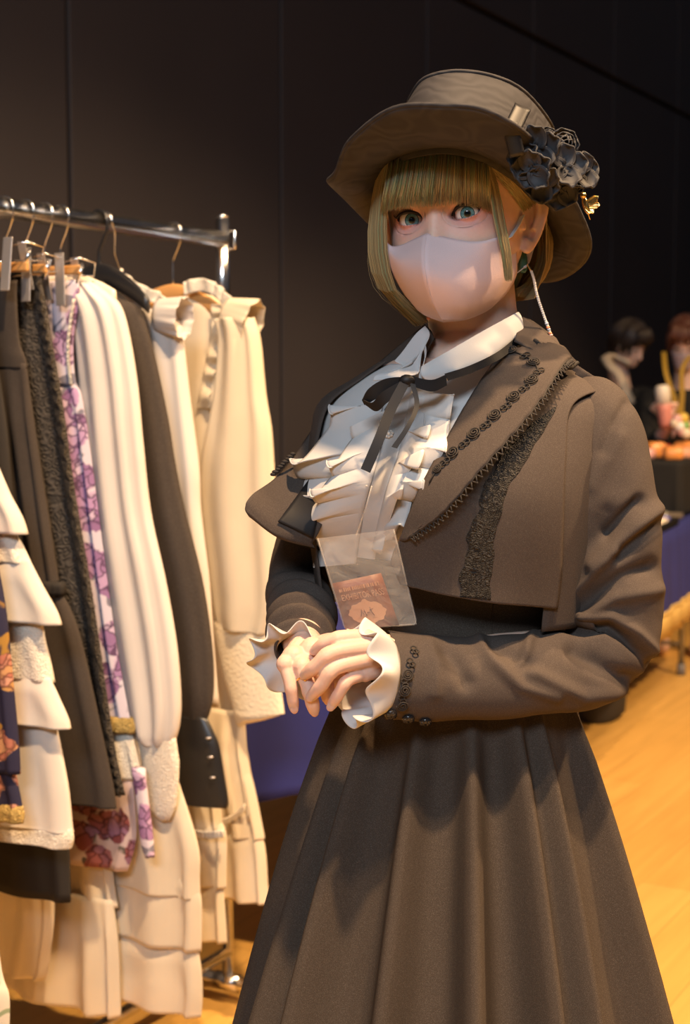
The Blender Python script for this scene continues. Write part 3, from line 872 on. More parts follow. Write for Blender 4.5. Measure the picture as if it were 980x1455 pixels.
# ears
for s in (-1, 1):
    ec = (s * .0695, .004, -.005)
    eo = V((s * .66, -.75, 0)).normalized()      # back edge swings away from the skull
    def EP(u, v, o=0.0):
        return H(ec[0] + eo.x * u + s * o * .6, ec[1] + eo.y * u + o * .8, ec[2] + v + u * .15)
    rim = [EP(u, v) for u, v in ((-.004, -.006), (-.002, .012), (.003, .027), (.013, .034), (.024, .031), (.029, .018), (.027, .002), (.020, -.014), (.012, -.026), (.004, -.033), (-.002, -.030))]
    hm.tube(spl(rim, 40), [.0034 + .0012 * math.sin(PI * i / 39) for i in range(40)], 10)
    hm.tube(spl([EP(.008, .024), EP(.018, .018), EP(.019, .002), EP(.012, -.014)], 20), .0030, 8)
    hm.tube([EP(-.004, .004, .002), EP(-.001, -.012, .004)], .0042, 8)
    dish = []
    for i in range(6):
        k = i / 5
        dish.append([EP(lerp(.012, (rim_u), k), lerp(0, rim_v, k), -.006 * (1 - k ** 2)) for rim_u, rim_v in ((-.004, -.006), (-.002, .012), (.003, .027), (.013, .034), (.024, .031), (.029, .018), (.027, .002), (.020, -.014), (.012, -.026), (.004, -.033), (-.002, -.030))])
    front = dish
    backd = [[p - H(s * 0.0, .004, 0) + HC for p in r] for r in dish]
    o = MB(); o.grid(front, closed_u=True); o.grid(backd, closed_u=True)
    m_ = len(front[0]); n_ = len(front)
    o.f.append(tuple(range(m_))); o.f.append(tuple(n_ * m_ + j for j in range(m_)))
    for j in range(m_):
        a, b_ = (n_ - 1) * m_ + j, (n_ - 1) * m_ + (j + 1) % m_
        o.f.append((a, b_, b_ + n_ * m_, a + n_ * m_))
    hm.add(o.v, o.f)
    hm.ball(EP(.004, -.027), (.0055, .0045, .0075), 10, 8, axes=(hl, hf, hu))
    if s == 1: EARP = EP
hr = remesh(hm, .0017, 3)
# skin tones: rosy make-up round the eyes
def skin_col(p):
    x, y, z = Hinv(p)
    k = 0.0
    if y > .02:
        for s in (-1, 1):
            dx, dz = (x - s * (EX + .004)) / .026, (z + .004) / .017
            k = max(k, math.exp(-(dx * dx + dz * dz) ** 1.2))
    pk = (.66, .28, .25)
    return tuple(lerp(a, b_, .8 * k) for a, b_ in zip(SKC, pk))
hr.c = [skin_col(p) for p in hr.v]
# eyelids
def lids(s):
    out = MB()
    c = eyec(s)
    NA = 64
    rows = []
    for k in range(11):
        f = k / 10
        row = []
        for j in range(NA):
            a = 2 * PI * j / NA
            ca, sa = math.cos(a), math.sin(a)
            # almond: ca>0 is towards the temple
            hw = .0148
            hh = .0067 if sa > 0 else .0062
            xa = hw * math.copysign(abs(ca) ** .9, ca)
            za = hh * math.copysign(abs(sa) ** 1.25, sa) + .0022 * ca * abs(ca) + .0006
            xo, zo = .0205 * ca, .0145 * sa
            x = lerp(xa, xo, f); z = lerp(za, zo, f)
            X = c[0] + s * x
            rr = max(EB ** 2 - x * x - z * z, 0) ** .5
            if x * x + z * z > (EB * .95) ** 2: rr = EB * .31 * max(0, 1 - (math.hypot(x, z) - EB * .95) / .01)
            ysph = c[1] + rr + .0009
            yf_ = face_y(X, z)
            g = f * f * (3 - 2 * f)
            y = max(ysph if f < .75 else -9, lerp(ysph, yf_, g)) if False else lerp(ysph, yf_, g)
            if sa > .1: y -= .0011 * math.exp(-((f - .42) / .10) ** 2) * sa     # fold of the upper lid
            if f > .25: y = max(y, yf_ - .0024 * (1 - f))
            if f > .99: y -= .0004
            row.append(H(X, y, z))
        rows.append(row)
    inner = [H(*(lambda t: (t[0], t[1] - .0035, t[2]))(Hinv(p))) for p in rows[0]]
    out.grid([inner] + rows, closed_u=True)
    out.c = [tuple(lerp(u, v_, .35 if i < NA * 4 else .0) for u, v_ in zip(skin_col(p), (.50, .20, .17))) for i, p in enumerate(out.v)]
    return out, rows[0]
lid_edges = {}
for s in (-1, 1):
    m_, lid_edges[s] = lids(s)
    hr.add(m_.v, m_.f); hr.c[-len(m_.v):] = m_.c

# ---- hands
def ZH(x, y, Y): return W(350 + x / 4.4545, 860 + y / 4.4545, Y)
def hand(wrist, mcps, fingers, thumb, r0=.0098, extra=()):
    mb = MB()
    for m in mcps:
        mb.tube([wrist, wrist.lerp(m, .5), m], [.0165, .0125, .0098], 14)
        mb.ball(m, .0100, 12, 8)
    for a, b_ in zip(mcps, mcps[1:]):
        mb.tube([a.lerp(wrist, .15), b_.lerp(wrist, .15)], .0095, 12)
        mb.tube([a.lerp(wrist, .5), b_.lerp(wrist, .5)], .0115, 12)
    for k, fg in enumerate(fingers):
        sc = (1.0, 1.04, 1.0, .86)[k]
        P = spl(fg, 22)
        rad = [itab([(0, .0094), (.30, .0078), (.42, .0084), (.55, .0073), (.72, .0074), (.85, .0067), (.96, .0058), (1, .0046)], i / 21) * sc for i in range(22)]
        mb.tube(P, rad, 14)
        mb.ball(P[-1], .0046 * sc, 10, 8)
    P = spl(thumb, 18)
    mb.tube(P, [itab([(0, .014), (.4, .0105), (.7, .0092), (.9, .0080), (1, .006)], i / 17) for i in range(18)], 14)
    mb.ball(P[-1], .006, 10, 8)
    for p, r in extra: mb.ball(p, r, 12, 9)
    return mb
YL = 1.452
lw = ZH(985, 330, 1.478)
lm = [ZH(755, 205, 1.460), ZH(775, 262, 1.453), ZH(770, 335, 1.451), ZH(748, 425, 1.455)]
lf = [[lm[0], ZH(610, 205, 1.452), ZH(505, 240, 1.455), ZH(425, 292, 1.466)],
      [lm[1], ZH(545, 300, 1.438), ZH(440, 385, 1.440), ZH(362, 445, 1.452)],
      [lm[2], ZH(560, 398, 1.436), ZH(478, 500, 1.438), ZH(400, 588, 1.450)],
      [lm[3], ZH(640, 478, 1.442), ZH(582, 565, 1.443), ZH(530, 648, 1.452)]]
lt = [lw.lerp(lm[0], .4) + V((0, .012, 0)), ZH(760, 240, 1.480), ZH(660, 290, 1.492), ZH(590, 340, 1.496)]
hL = remesh(hand(lw, lm, lf, lt), .0011, 3)
rw = ZH(378, 255, 1.512)
rm = [ZH(560, 330, 1.480), ZH(460, 375, 1.470), ZH(352, 385, 1.464), ZH(248, 372, 1.468)]
rf = [[rm[0], ZH(590, 440, 1.474), ZH(585, 500, 1.482), ZH(575, 560, 1.488)],
      [rm[1], ZH(500, 490, 1.462), ZH(512, 550, 1.464), ZH(515, 605, 1.470)],
      [rm[2], ZH(392, 520, 1.456), ZH(415, 610, 1.458), ZH(432, 680, 1.464)],
      [rm[3], ZH(278, 500, 1.460), ZH(292, 590, 1.461), ZH(303, 665, 1.466)]]
rt = [rw.lerp(rm[0], .35), ZH(560, 240, 1.500), ZH(640, 300, 1.500), ZH(700, 350, 1.498)]
hR = remesh(hand(rw, rm, rf, rt, extra=((ZH(300, 330, 1.476), .013), (ZH(420, 290, 1.484), .015))), .0011, 3)
fore = MB()
fore.tube([lw.lerp(WRL, -.4), lw.lerp(WRL, .5), WRL, WRL.lerp(ELL, .4)], [.0185, .020, .022, .022], 18)
fore.tube([rw.lerp(rm[2], .1), rw, WRR.lerp(rw, .3), WRR.lerp(ELR, .4)], [.017, .018, .021, .03], 18)
fo = remesh(fore, .003, 3)
def hcol(p):
    k = .5 + .5 * nz(p, 60)
    return tuple(lerp(a, b_, .35 * k) for a, b_ in zip(HANDC, (.72, .44, .34)))
for m_ in (hL, hR, fo): m_.c = [hcol(p) for p in m_.v]
nails = MB()
for fg, sc in [(f_, 1) for f_ in lf + rf]:
    t, d = fg[-1], (fg[-1] - fg[-2]).normalized()
    toC = (CAM - t).normalized()
    up = (toC - d * toC.dot(d)).normalized()
    if fg in (rf[2], rf[3], rf[1]): up = (up * .9 + V((0, 0, .3))).normalized(); up = (up - d * up.dot(d)).normalized()
    sd = d.cross(up)
    nails.ball(t - d * .0045 + up * .0042, (.0044, .0062, .0016), 14, 8, axes=(sd, d, up), col=(.74, .47, .40))
for m_ in (cb, hr, fo, hL, hR, nails):
    o_ = len(body.v); body.add(m_.v, m_.f); body.c[o_:] = m_.c
body.build('body', SKIN, person, cols=True)

# eyes: ball with iris drawn round the gaze line
for s in (-1, 1):
    c = H(*eyec(s))
    gz = (CAM - c).normalized()
    gz = (gz + V((0.0, 0, 0.03 if s < 0 else .0))).normalized()
    ax = gz.cross(V((0, 0, 1))).normalized(); ay = ax.cross(gz)
    mb = MB()
    n, m = 72, 90
    rng = random.Random(3)
    st = [rng.random() for _ in range(n)]
    vs, cs = [], []
    for i in range(m + 1):
        a = PI * i / m
        for j in range(n):
            b_ = 2 * PI * j / n
            R = EB * HS * (1 + (.03 * math.exp(-(a / .30) ** 4)))
            vs.append(c + gz * (R * math.cos(a)) + (ax * math.cos(b_) + ay * math.sin(b_)) * (R * math.sin(a)))
            deg = math.degrees(a)
            if deg < 12.5: col = (.003, .004, .005)
            elif deg < 16.5: col = (.09, .07, .035)
            elif deg < 31: col = tuple(lerp(u, w_, st[j]) for u, w_ in zip((.05, .17, .20), (.17, .34, .37)))
            elif deg < 36: col = (.012, .035, .045)
            else: col = (.78, .72, .70) if deg < 60 else (.7, .5, .45)
            cs.append(col)
    fs = [(i * n + j, i * n + (j + 1) % n, (i + 1) * n + (j + 1) % n, (i + 1) * n + j) for i in range(m) for j in range(n)]
    mb.add(vs, fs); mb.c = cs
    mb.build('eyeball', EYEM, person, cols=True)
    # lash line and lashes
    e = lid_edges[s]
    NA = len(e)
    la = MB()
    up_ = [e[j] + hf * .0004 for j in range(1, NA // 2)]
    la.tube(spl(up_, 40), [.0006 + .0013 * math.sin(PI * (i / 39)) ** .6 for i in range(40)], 6)
    for k in range(26):
        u = k / 25
        p = cr(up_, u)
        loc = Hinv(p); cx = (loc[0] - s * EX) / .014
        d = (hf * .55 + hu * .75 + hl * (cx * .75)).normalized()
        L = .0045 + .0022 * (cx * s > 0) * abs(cx)
        la.tube([p, p + d * L * .5, p + (d + hu * .35).normalized() * L], [.00035, .00026, .00008], 4)
    lo_ = [e[j] for j in range(NA // 2 + 2, NA - 2)]
    for k in range(14):
        p = cr(lo_, k / 13)
        la.tube([p, p + (hf * .7 - hu * .6).normalized() * .0022], [.0002, .00006], 4)
    la.build('eyelashes', plain('lash_black', (.02, .012, .010), .6), person)

# ---- face mask
MASKM = cloth('pink_mask', (.80, .60, .585), .8, 1500, .25, trans=.08)
mrow = [[(545, 341, 1.583), (564, 351, 1.556), (608, 333, 1.533), (669, 344, 1.533), (703, 338, 1.549), (729, 330, 1.578)],
        [(550, 365, 1.583), (569, 370, 1.547), (603, 360, 1.512), (664, 375, 1.522), (708, 372, 1.549), (733, 362, 1.582)],
        [(557, 386, 1.583), (575, 394, 1.546), (605, 390, 1.502), (662, 405, 1.520), (706, 400, 1.551), (733, 388, 1.585)],
        [(573, 414, 1.583), (589, 422, 1.553), (614, 426, 1.518), (661, 433, 1.531), (699, 424, 1.559), (724, 408, 1.588)],
        [(594, 440, 1.585), (606, 448, 1.566), (630, 457, 1.541), (662, 453, 1.553), (692, 440, 1.573), (715, 420, 1.595)]]
mask = None
hrbv = bvh(hr)
mrow[0] = [mrow[0][0]] + [hit(hrbv, c_[0], c_[1], .0014)[0] for c_ in mrow[0][1:5]] + [mrow[0][5]]
mm = MB()
def patch(ctrl, nu, nv):
    rows = [spl([W(*c) if not isinstance(c, Vector) else c for c in r], nu) for r in ctrl]
    cols = [spl([r[j] for r in rows], nv) for j in range(nu)]
    return [[cols[j][i] for j in range(nu)] for i in range(nv)]
ml = patch([r[:3] for r in mrow], 16, 30); mr_ = patch([r[2:] for r in mrow], 30, 30)
mm.grid([a + b_[1:] for a, b_ in zip(ml, mr_)])
mask = mm.build('face_mask', MASKM, person, solid=.0012)
WHT = cloth('mask_strap_white', (.80, .79, .80), .8, 1200, .2)
MB().tube([p - hf * -.0012 for p in [r[0] for r in mr_]], .0007, 6).build('seam', MASKM, mask)
tp = [a + b_[1:] for a, b_ in zip(ml, mr_)]
for i in range(3, 44):
    p = tp[1][i] + (tp[0][i] - tp[1][i]) * .1
    if i % 1 == 0:
        d = (tp[1][i + 1] - tp[1][i]).normalized() if i + 1 < len(tp[1]) else V((1, 0, 0))
        if i == 3: st_ = MB()
        st_.tube([p - d * .0012 + hf * .0003, p + d * .0012 + hf * .0003], .00035, 5)
st_.build('stitching', plain('mask_stitch', (.55, .36, .35), .8), mask)
def ribbon(path, width, side, name, mat, parent, thick=.0008, n=40):
    P = spl([V(p) for p in path], n)
    ww = width if isinstance(width, list) else [width] * 2
    sd = [V(q_).normalized() for q_ in (side if isinstance(side, list) else [side] * 2)]
    rows = []
    for i, p in enumerate(P):
        u = i / (n - 1)
        w_ = cr(ww, u); s_ = cr(sd, u)
        rows.append([p - s_ * w_ / 2, p - s_ * w_ / 6, p + s_ * w_ / 6, p + s_ * w_ / 2])
    return MB().grid(rows).build(name, mat, parent, solid=thick, offset=0, smooth=False)
ribbon([hit(hrbv, *c_, .0016)[0] for c_ in ((722, 338), (728, 329), (734, 319), (741, 307))], .0062, V((.8, 0, .35)), 'ear_strap', WHT, mask)
ribbon([W(762, 336, 1.622), W(755, 352, 1.618), W(749, 372, 1.608), W(745, 381, 1.602)], [.004, .0065, .006, .003], V((1, 0, .25)), 'ear_strap', WHT, mask)
MB().tube([W(746, 379, 1.602), W(734, 388, 1.596), W(726, 397, 1.590)], .0006, 6).build('strap_cord', WHT, mask)

# ---- earring and mask chain
er = thing('earring', 'small gold earring with a dark stone and green drop on the ear', 'earring', tuple(W(746, 352, 1.60)))
MB().tube([W(746 + 3.2 * math.cos(a), 350 + 4.6 * math.sin(a), 1.598) for a in [2 * PI * k / 20 for k in range(20)]], .0006, 6, closed=True).build('hoop', GOLD, er)
MB().ball(W(747.5, 354.5, 1.597), .0016, 10, 8).build('stone', plain('dark_gem', (.01, .03, .04), .08), er)
MB().loft([[W(743 + dx * w_, y, 1.606 + dy * .002) for dx, dy in [(math.cos(2 * PI * j / 12), math.sin(2 * PI * j / 12)) for j in range(12)]] for y, w_ in ((357, 3.5), (366, 6), (376, 6.5), (384, 6), (388, 3))]).build('drop', plain('green_resin', (.05, .13, .08), .25), er)
ch = thing('mask_chain', 'beaded mask chain of white and coral beads hanging from the ear strap', 'mask chain', tuple(W(793, 500, 1.60)))
cp_ = spl([W(749, 375, 1.601), W(757, 392, 1.600), W(763, 420, 1.600), W(773, 450, 1.602), W(783, 478, 1.604), W(791, 500, 1.606)], 52)
MB().tube(cp_[:7], .0012, 8).build('clasp', GOLD, ch)
bc = [plain('bead_white', (.78, .72, .66), .3), plain('bead_coral', (.75, .25, .12), .3), plain('bead_blue', (.45, .50, .58), .3), plain('bead_pink', (.75, .45, .40), .3)]
sphere = MB().ball((0, 0, 0), 1.0, 10, 7).mesh('bead')
for i in range(7, 52):
    k = 0 if i < 33 else (3, 0, 2, 0, 1, 2, 0, 1)[i % 8]
    me = bpy.data.meshes.get('bead_%d' % k)
    if me is None:
        me = sphere.copy(); me.name = 'bead_%d' % k; me.materials.append(bc[k]); me.polygons.foreach_set('use_smooth', [True] * len(me.polygons))
    o = bpy.data.objects.new('bead', me); COL.objects.link(o); o.parent = ch
    o.location = cp_[i]; r_ = .0017 if k == 0 else .0022; o.scale = (r_, r_, r_ * .85)
MB().tube([W(606, 437, 1.585), W(608, 450, 1.585), W(609, 458, 1.586)], .0009, 6).build('cord_end', GOLD, ch)
MB().ball(W(608.5, 452, 1.584), .0022, 10, 8).build('bead', bc[1], ch)

# ---- hair
hair_shell = MB()
rng = random.Random(11)
def scalp(x, y, z, k=1.0): return H(x * k, y * k, z * k)
# under-layer closing the back and sides of the head
rings = []
for i in range(24):
    f = i / 23
    z = lerp(.085, -.085, f)
    w_ = itab([(-.085, .070), (-.05, .082), (0, .084), (.04, .081), (.085, .066)], z)
    yb = itab([(-.085, -.058), (-.05, -.078), (0, -.098), (.04, -.104), (.085, -.09)], z)
    yf_ = itab([(-.085, -.020), (-.05, -.030), (0, -.034), (.03, -.02), (.05, .0), (.085, .03)], z)
    row = []
    for j in range(33):
        a = -PI / 2 + PI * j / 32
        row.append(H(w_ * math.sin(a), yf_ + (yb - yf_) * math.cos(a), z))
    rings.append(row)
hair_shell.grid(rings, col=(.34, .26, .13))
def strand(P, r, col, n=9):
    pts = spl(P, n)
    if len(P) >= n: pts = P; n = len(P)
    hair_shell.tube(pts, [r * 1.0 * (.7 + .3 * math.sin(PI * min(1, i / (n - 1) * 1.2))) * (1 - .75 * (i / (n - 1)) ** 6) for i in range(n)], 3, cap=False, col=col)
OL = (.34, .26, .13); GR = (.20, .31, .17); DK = (.20, .15, .075); YL_ = (.50, .375, .18)
def hcl(green=0.0):
    t = rng.random()
    c = tuple(lerp(a, b_, t) for a, b_ in zip(OL, YL_ if rng.random() < .4 else DK))
    if rng.random() < green: c = tuple(lerp(a, b_, .5 + .5 * rng.random()) for a, b_ in zip(c, GR))
    return c
hrbv = bvh(hr)
jit = lambda a: (rng.random() - .5) * 2 * a
def sheet(guides, count, r, green, spread=2.0, yj=.003, tipj=4.0, skin=False):
    """guides: list of polylines [(px,py,Y)...] across; strands in between"""
    for k in range(count):
        u = rng.random() * (len(guides) - 1)
        i = min(int(u), len(guides) - 2); f = u - i
        ga, gb = guides[i], guides[i + 1]
        P = []
        jx, jy = jit(spread), jit(yj)
        for q_, (a, b_) in enumerate(zip(ga, gb)):
            w_ = q_ / (len(ga) - 1)
            P.append(W(lerp(a[0], b_[0], f) + jx * (.4 + .6 * w_), lerp(a[1], b_[1], f) + (jit(tipj) if q_ == len(ga) - 1 else 0), lerp(a[2], b_[2], f) + jy))
        if skin:
            P = spl(P, 9)
            for q_, p in enumerate(P):
                if q_ == 0 and skin != 'all': continue
                d_ = (p - CAM).normalized()
                loc, _n, _i, dist = hrbv.ray_cast(CAM, d_)
                if loc is not None and dist < (p - CAM).length + .003: P[q_] = CAM + d_ * (dist - .003 - .004 * rng.random())
        strand(P, r * (.7 + .6 * rng.random()), hcl(green(u / (len(guides) - 1)) if callable(green) else green))
# fringe
bang = []
for x0, y0, Y0, x1, y1, Y1 in ((553, 226, 1.555, 541, 300, 1.572), (570, 215, 1.540, 556, 294, 1.552), (592, 208, 1.528, 580, 291, 1.538), (615, 204, 1.520, 606, 289, 1.532), (640, 204, 1.517, 634, 287, 1.530), (662, 208, 1.520, 662, 288, 1.532), (682, 214, 1.526, 684, 291, 1.540), (694, 220, 1.531, 697, 297, 1.546)):
    bang.append([(x0, y0 - 24, Y0 + .050), (x0, y0 - 2, Y0 + .012), (lerp(x0, x1, .35), lerp(y0, y1, .4), min(Y0, Y1) - .010), (lerp(x0, x1, .75), lerp(y0, y1, .75), min(Y0, Y1) - .006), (x1, y1, Y1 - .004)])
sheet(bang, 2000, .0005, lambda u: .42 if u < .5 else .22, 2.4, .004, 6, skin=True)
# lock in front of the ear
lock = [[(676, 215, 1.524), (692, 255, 1.526), (702, 310, 1.530), (712, 355, 1.533), (717, 392, 1.540)],
        [(690, 222, 1.532), (706, 262, 1.534), (716, 315, 1.537), (724, 358, 1.540), (727, 393, 1.546)]]
sheet(lock, 420, .0005, .12, 1.6, .003, 8, skin=True)
# far side of the bob
left = [[(556, 226, 1.556), (549, 270, 1.562), (547, 330, 1.572), (551, 380, 1.578), (566, 420, 1.586), (606, 446, 1.592)],
        [(545, 232, 1.575), (536, 280, 1.580), (532, 335, 1.588), (538, 385, 1.594), (558, 422, 1.600), (600, 450, 1.604)],
        [(538, 240, 1.600), (529, 285, 1.602), (524, 335, 1.606), (528, 380, 1.612), (546, 418, 1.616), (590, 452, 1.618)],
        [(545, 250, 1.640), (530, 300, 1.640), (526, 345, 1.640), (535, 390, 1.640), (560, 425, 1.640), (598, 448, 1.640)]]
sheet(left, 1900, .00055, .05, 3.0, .005, 13)
# temple hair swept back over the ear
temp = [[(692, 238, 1.534), (711, 258, 1.556), (729, 278, 1.585), (744, 300, 1.612)],
        [(700, 214, 1.532), (724, 232, 1.556), (748, 258, 1.588), (766, 284, 1.618)],
        [(715, 222, 1.552), (735, 240, 1.572), (752, 262, 1.594), (768, 286, 1.622)]]
sheet(temp, 700, .0006, .10, 2.0, .003, 3, skin='all')
# behind the ear
back_ = [[(752, 292, 1.640), (764, 330, 1.640), (764, 370, 1.638), (750, 400, 1.634), (733, 416, 1.630)],
         [(762, 288, 1.645), (776, 330, 1.648), (776, 370, 1.648), (764, 398, 1.644), (744, 417, 1.640)],
         [(766, 285, 1.665), (782, 325, 1.672), (783, 365, 1.672), (772, 395, 1.668), (752, 414, 1.660)],
         [(755, 290, 1.700), (775, 330, 1.700), (774, 370, 1.700), (760, 400, 1.695), (740, 418, 1.690)]]
sheet(back_, 1300, .00055, .1, 2.5, .004, 6)
inner = [[(744, 360, 1.645), (742, 385, 1.642), (734, 405, 1.640)], [(728, 380, 1.645), (728, 398, 1.642), (722, 412, 1.640)]]
sheet(inner, 120, .0008, .8, 2, .003, 5)
for k in range(34):        # stray hairs
    g_ = rng.choice((left, back_, left))
    a = rng.choice(g_)
    P = [W(x + jit(7) * (i / 4), y + jit(5), Y) for i, (x, y, Y) in enumerate(a)]
    strand(P, .00028, hcl(0), 12)
hair = hair_shell.build('hair', HAIRM, person, cols=True, recalc=False)

# ---- hat
HATM, nt, b = nodes('black_moire')
v = coords(nt)
n1 = N(nt, 'ShaderNodeTexNoise', ins={'Scale': 14.0, 'Detail': 2.0}); nt.links.new(v, n1.inputs['Vector'])
sc_ = N(nt, 'ShaderNodeVectorMath', operation='SCALE', ins={3: .08}); nt.links.new(n1.outputs[1], sc_.inputs[0])
ad_ = N(nt, 'ShaderNodeVectorMath', operation='ADD'); nt.links.new(v, ad_.inputs[0]); nt.links.new(sc_.outputs[0], ad_.inputs[1])
wv_ = N(nt, 'ShaderNodeTexWave', bands_direction='Z', ins={'Scale': 30.0, 'Distortion': 3.0, 'Detail': 2.0}); nt.links.new(ad_.outputs[0], wv_.inputs['Vector'])
fi = N(nt, 'ShaderNodeTexNoise', ins={'Scale': 1200.0}); nt.links.new(v, fi.inputs['Vector'])
mx_ = N(nt, 'ShaderNodeMath', operation='MULTIPLY_ADD', ins={1: .4}); nt.links.new(fi.outputs[0], mx_.inputs[0]); nt.links.new(wv_.outputs[1], mx_.inputs[2])
nt.links.new(mixc(nt, wv_.outputs[1], (.026, .024, .026), (.038, .035, .037)), b.inputs['Base Color'])
b.inputs['Roughness'].default_value = .7; b.inputs['Specular IOR Level'].default_value = .3
bump(nt, b, mx_.outputs[0], .18, .0015)
hat = None
brim = [W(*c) for c in ((478, 246, 1.540), (500, 194, 1.488), (560, 157, 1.425), (640, 147, 1.398), (700, 163, 1.395), (748, 190, 1.428), (800, 258, 1.560), (838, 350, 1.640), (790, 397, 1.735), (690, 385, 1.800), (585, 352, 1.780), (523, 316, 1.705), (470, 258, 1.600))]
band = [W(*c) for c in ((540, 246, 1.600), (553, 227, 1.562), (590, 211, 1.520), (640, 206, 1.508), (690, 219, 1.522), (735, 248, 1.556), (768, 285, 1.612), (775, 308, 1.665), (755, 318, 1.715), (690, 315, 1.745), (610, 300, 1.740), (560, 280, 1.700), (542, 262, 1.645))]
crown = [W(*c) for c in ((579, 152, 1.640), (584, 136, 1.608), (604, 111, 1.578), (648, 101, 1.566), (700, 108, 1.572), (742, 128, 1.598), (776, 166, 1.645), (786, 190, 1.690), (770, 196, 1.735), (715, 188, 1.765), (650, 176, 1.760), (605, 168, 1.725), (585, 162, 1.680))]
NH = 104
ob = [crc(brim, j / NH) for j in range(NH)]; ib = [crc(band, j / NH) for j in range(NH)]; tb = [crc(crown, j / NH) for j in range(NH)]
hb = MB()
rows = []
hn = ((tb[20] + tb[70]) / 2 - (ib[20] + ib[70]) / 2).normalized()
for k in range(15):
    f = k / 14
    row = []
    for j in range(NH):
        p = ib[j].lerp(ob[j], f)
        # brim dips before it lifts, with slow waves
        p += -hn * (.010 * math.sin(PI * f)) + hn * (.004 * f * math.sin(7 * 2 * PI * j / NH + 1.0)) * (1 - .7 * math.sin(PI * j / NH))
        row.append(p)
    rows.append(row)
hat = hb.grid(rows, closed_u=True).build('hat', HATM, person, solid=.0035, sub=1)
MB().tube([p for p in rows[14]], .0026, 8, closed=True).build('brim_piping', HATM, hat)
for k in (9, 12):
    MB().tube([p - hn * .0022 for p in rows[k]], .0006, 5, closed=True).build('stitch_line', plain('black_thread', (.010, .010, .011), .7), hat)
cm = MB(); rows = []
for k in range(13):
    f = k / 12
    rows.append([ib[j].lerp(tb[j], f) - hn * (.010 * (k == 0)) + (tb[j] - (tb[j] + tb[(j + NH // 2) % NH]) / 2).normalized() * .006 * math.sin(PI * f) for j in range(NH)])
ctr = sum(tb, V((0, 0, 0))) / NH
for f, up_ in ((.94, .004), (.75, .008), (.4, .010), (.02, .011)):
    rows.append([ctr.lerp(tb[j], f) + hn * up_ for j in range(NH)])
cm.grid(rows, closed_u=True).build('crown', HATM, hat, solid=.002)
MB().tube(tb, .0022, 8, closed=True).build('crown_piping', HATM, hat)
MB().tube([p + hn * .003 for p in ib], .007, 10, closed=True).build('hat_band', HATM, hat)

# flowers on the hat
PET = plain('black_velvet_petal', (.030, .029, .032), .62, spec=.35)
PETE = PET
SATB = plain('black_satin_ribbon', (.008, .007, .008), .45)
def petal(c, d, nrm, L, Wd, cup=.3):
    """cupped rounded petal with a thick rim"""
    d = d.normalized(); nrm = (nrm - d * nrm.dot(d)).normalized(); sd = d.cross(nrm)
    rows = []
    for i in range(9):
        u = i / 8
        w_ = Wd * max(.12, 1 - abs((u - .58) / .60) ** 2.4) ** .5 * (1 if u < .99 else .55)
        row = []
        for j in range(9):
            s_ = j / 4 - 1
            row.append(c + d * (L * u * (1 - .12 * s_ * s_)) + sd * (w_ * s_) + nrm * (cup * L * (s_ * s_ * .5 + (u - .45) ** 2 * 1.1)))
        rows.append(row)
    edge = [rows[i][0] for i in range(9)] + [rows[8][j] for j in range(1, 9)] + [rows[i][8] for i in range(7, -1, -1)]
    return rows, edge
def flower(cx, cy, Y, R, n, rot=0.0, nrm=None, name='hat_flower'):
    c = W(cx, cy, Y)
    nn = nrm.normalized() if nrm is not None else (CAM - c).normalized()
    t1 = nn.cross(V((0, 0, 1))).normalized(); t2 = nn.cross(t1)
    fo_ = MB()
    ee = MB()
    for k in range(n):
        a = rot + 2 * PI * k / n
        d = t1 * math.cos(a) + t2 * math.sin(a)
        r_, e_ = petal(c + nn * (.002 * (k % 2)), d + nn * .25, nn, R * (.9 + .2 * rng.random()), R * .50, .35)
        fo_.grid(r_)
        ee.tube(e_, .0011, 5)
    o = fo_.build(name, PET, hat, solid=.0012)
    ee.build('petal_rim', PETE, o)
    cc = MB()
    for k in range(6): cc.ball(c + nn * .004 + t1 * jit(.003) + t2 * jit(.003), .0016, 6, 5)
    cc.build('flower_centre', PET, o)
def rose(cx, cy, Y, R):
    c = W(cx, cy, Y); nn = (CAM - c).normalized() + V((.3, 0, .2)); nn.normalize()
    t1 = nn.cross(V((0, 0, 1))).normalized(); t2 = nn.cross(t1)
    mb = MB()
    for ring_, cnt in ((1.0, 7), (.72, 6), (.45, 5), (.22, 3)):
        for k in range(cnt):
            a = 2 * PI * k / cnt + ring_ * 4
            d = t1 * math.cos(a) + t2 * math.sin(a)
            r_, e_ = petal(c + d * R * ring_ * .55 + nn * (R * .5 * (1 - ring_)), nn * .9 + d * .5 * ring_, -d, R * .62, R * .42, .35)
            mb.grid(r_)
    mb.build('hat_rose', PET, hat, solid=.001)
flower(764, 212, 1.448, .024, 4, .4)
flower(757, 240, 1.445, .021, 5, 1.1, nrm=V((-.3, -1, -.3)))
flower(800, 240, 1.482, .024, 4, .2, nrm=V((.2, -1, .2)))
flower(822, 245, 1.500, .022, 5, .9, nrm=V((.5, -1, .1)))
flower(770, 258, 1.465, .020, 5, .3, nrm=V((-.1, -1, -.5)))
flower(795, 268, 1.500, .020, 5, 1.4, nrm=V((.1, -1, -.6)))
flower(748, 225, 1.450, .018, 5, .0, nrm=V((-.5, -1, .0)))
rose(796, 208, 1.500, .021)
rose(775, 196, 1.505, .013)
rose(812, 262, 1.515, .016)
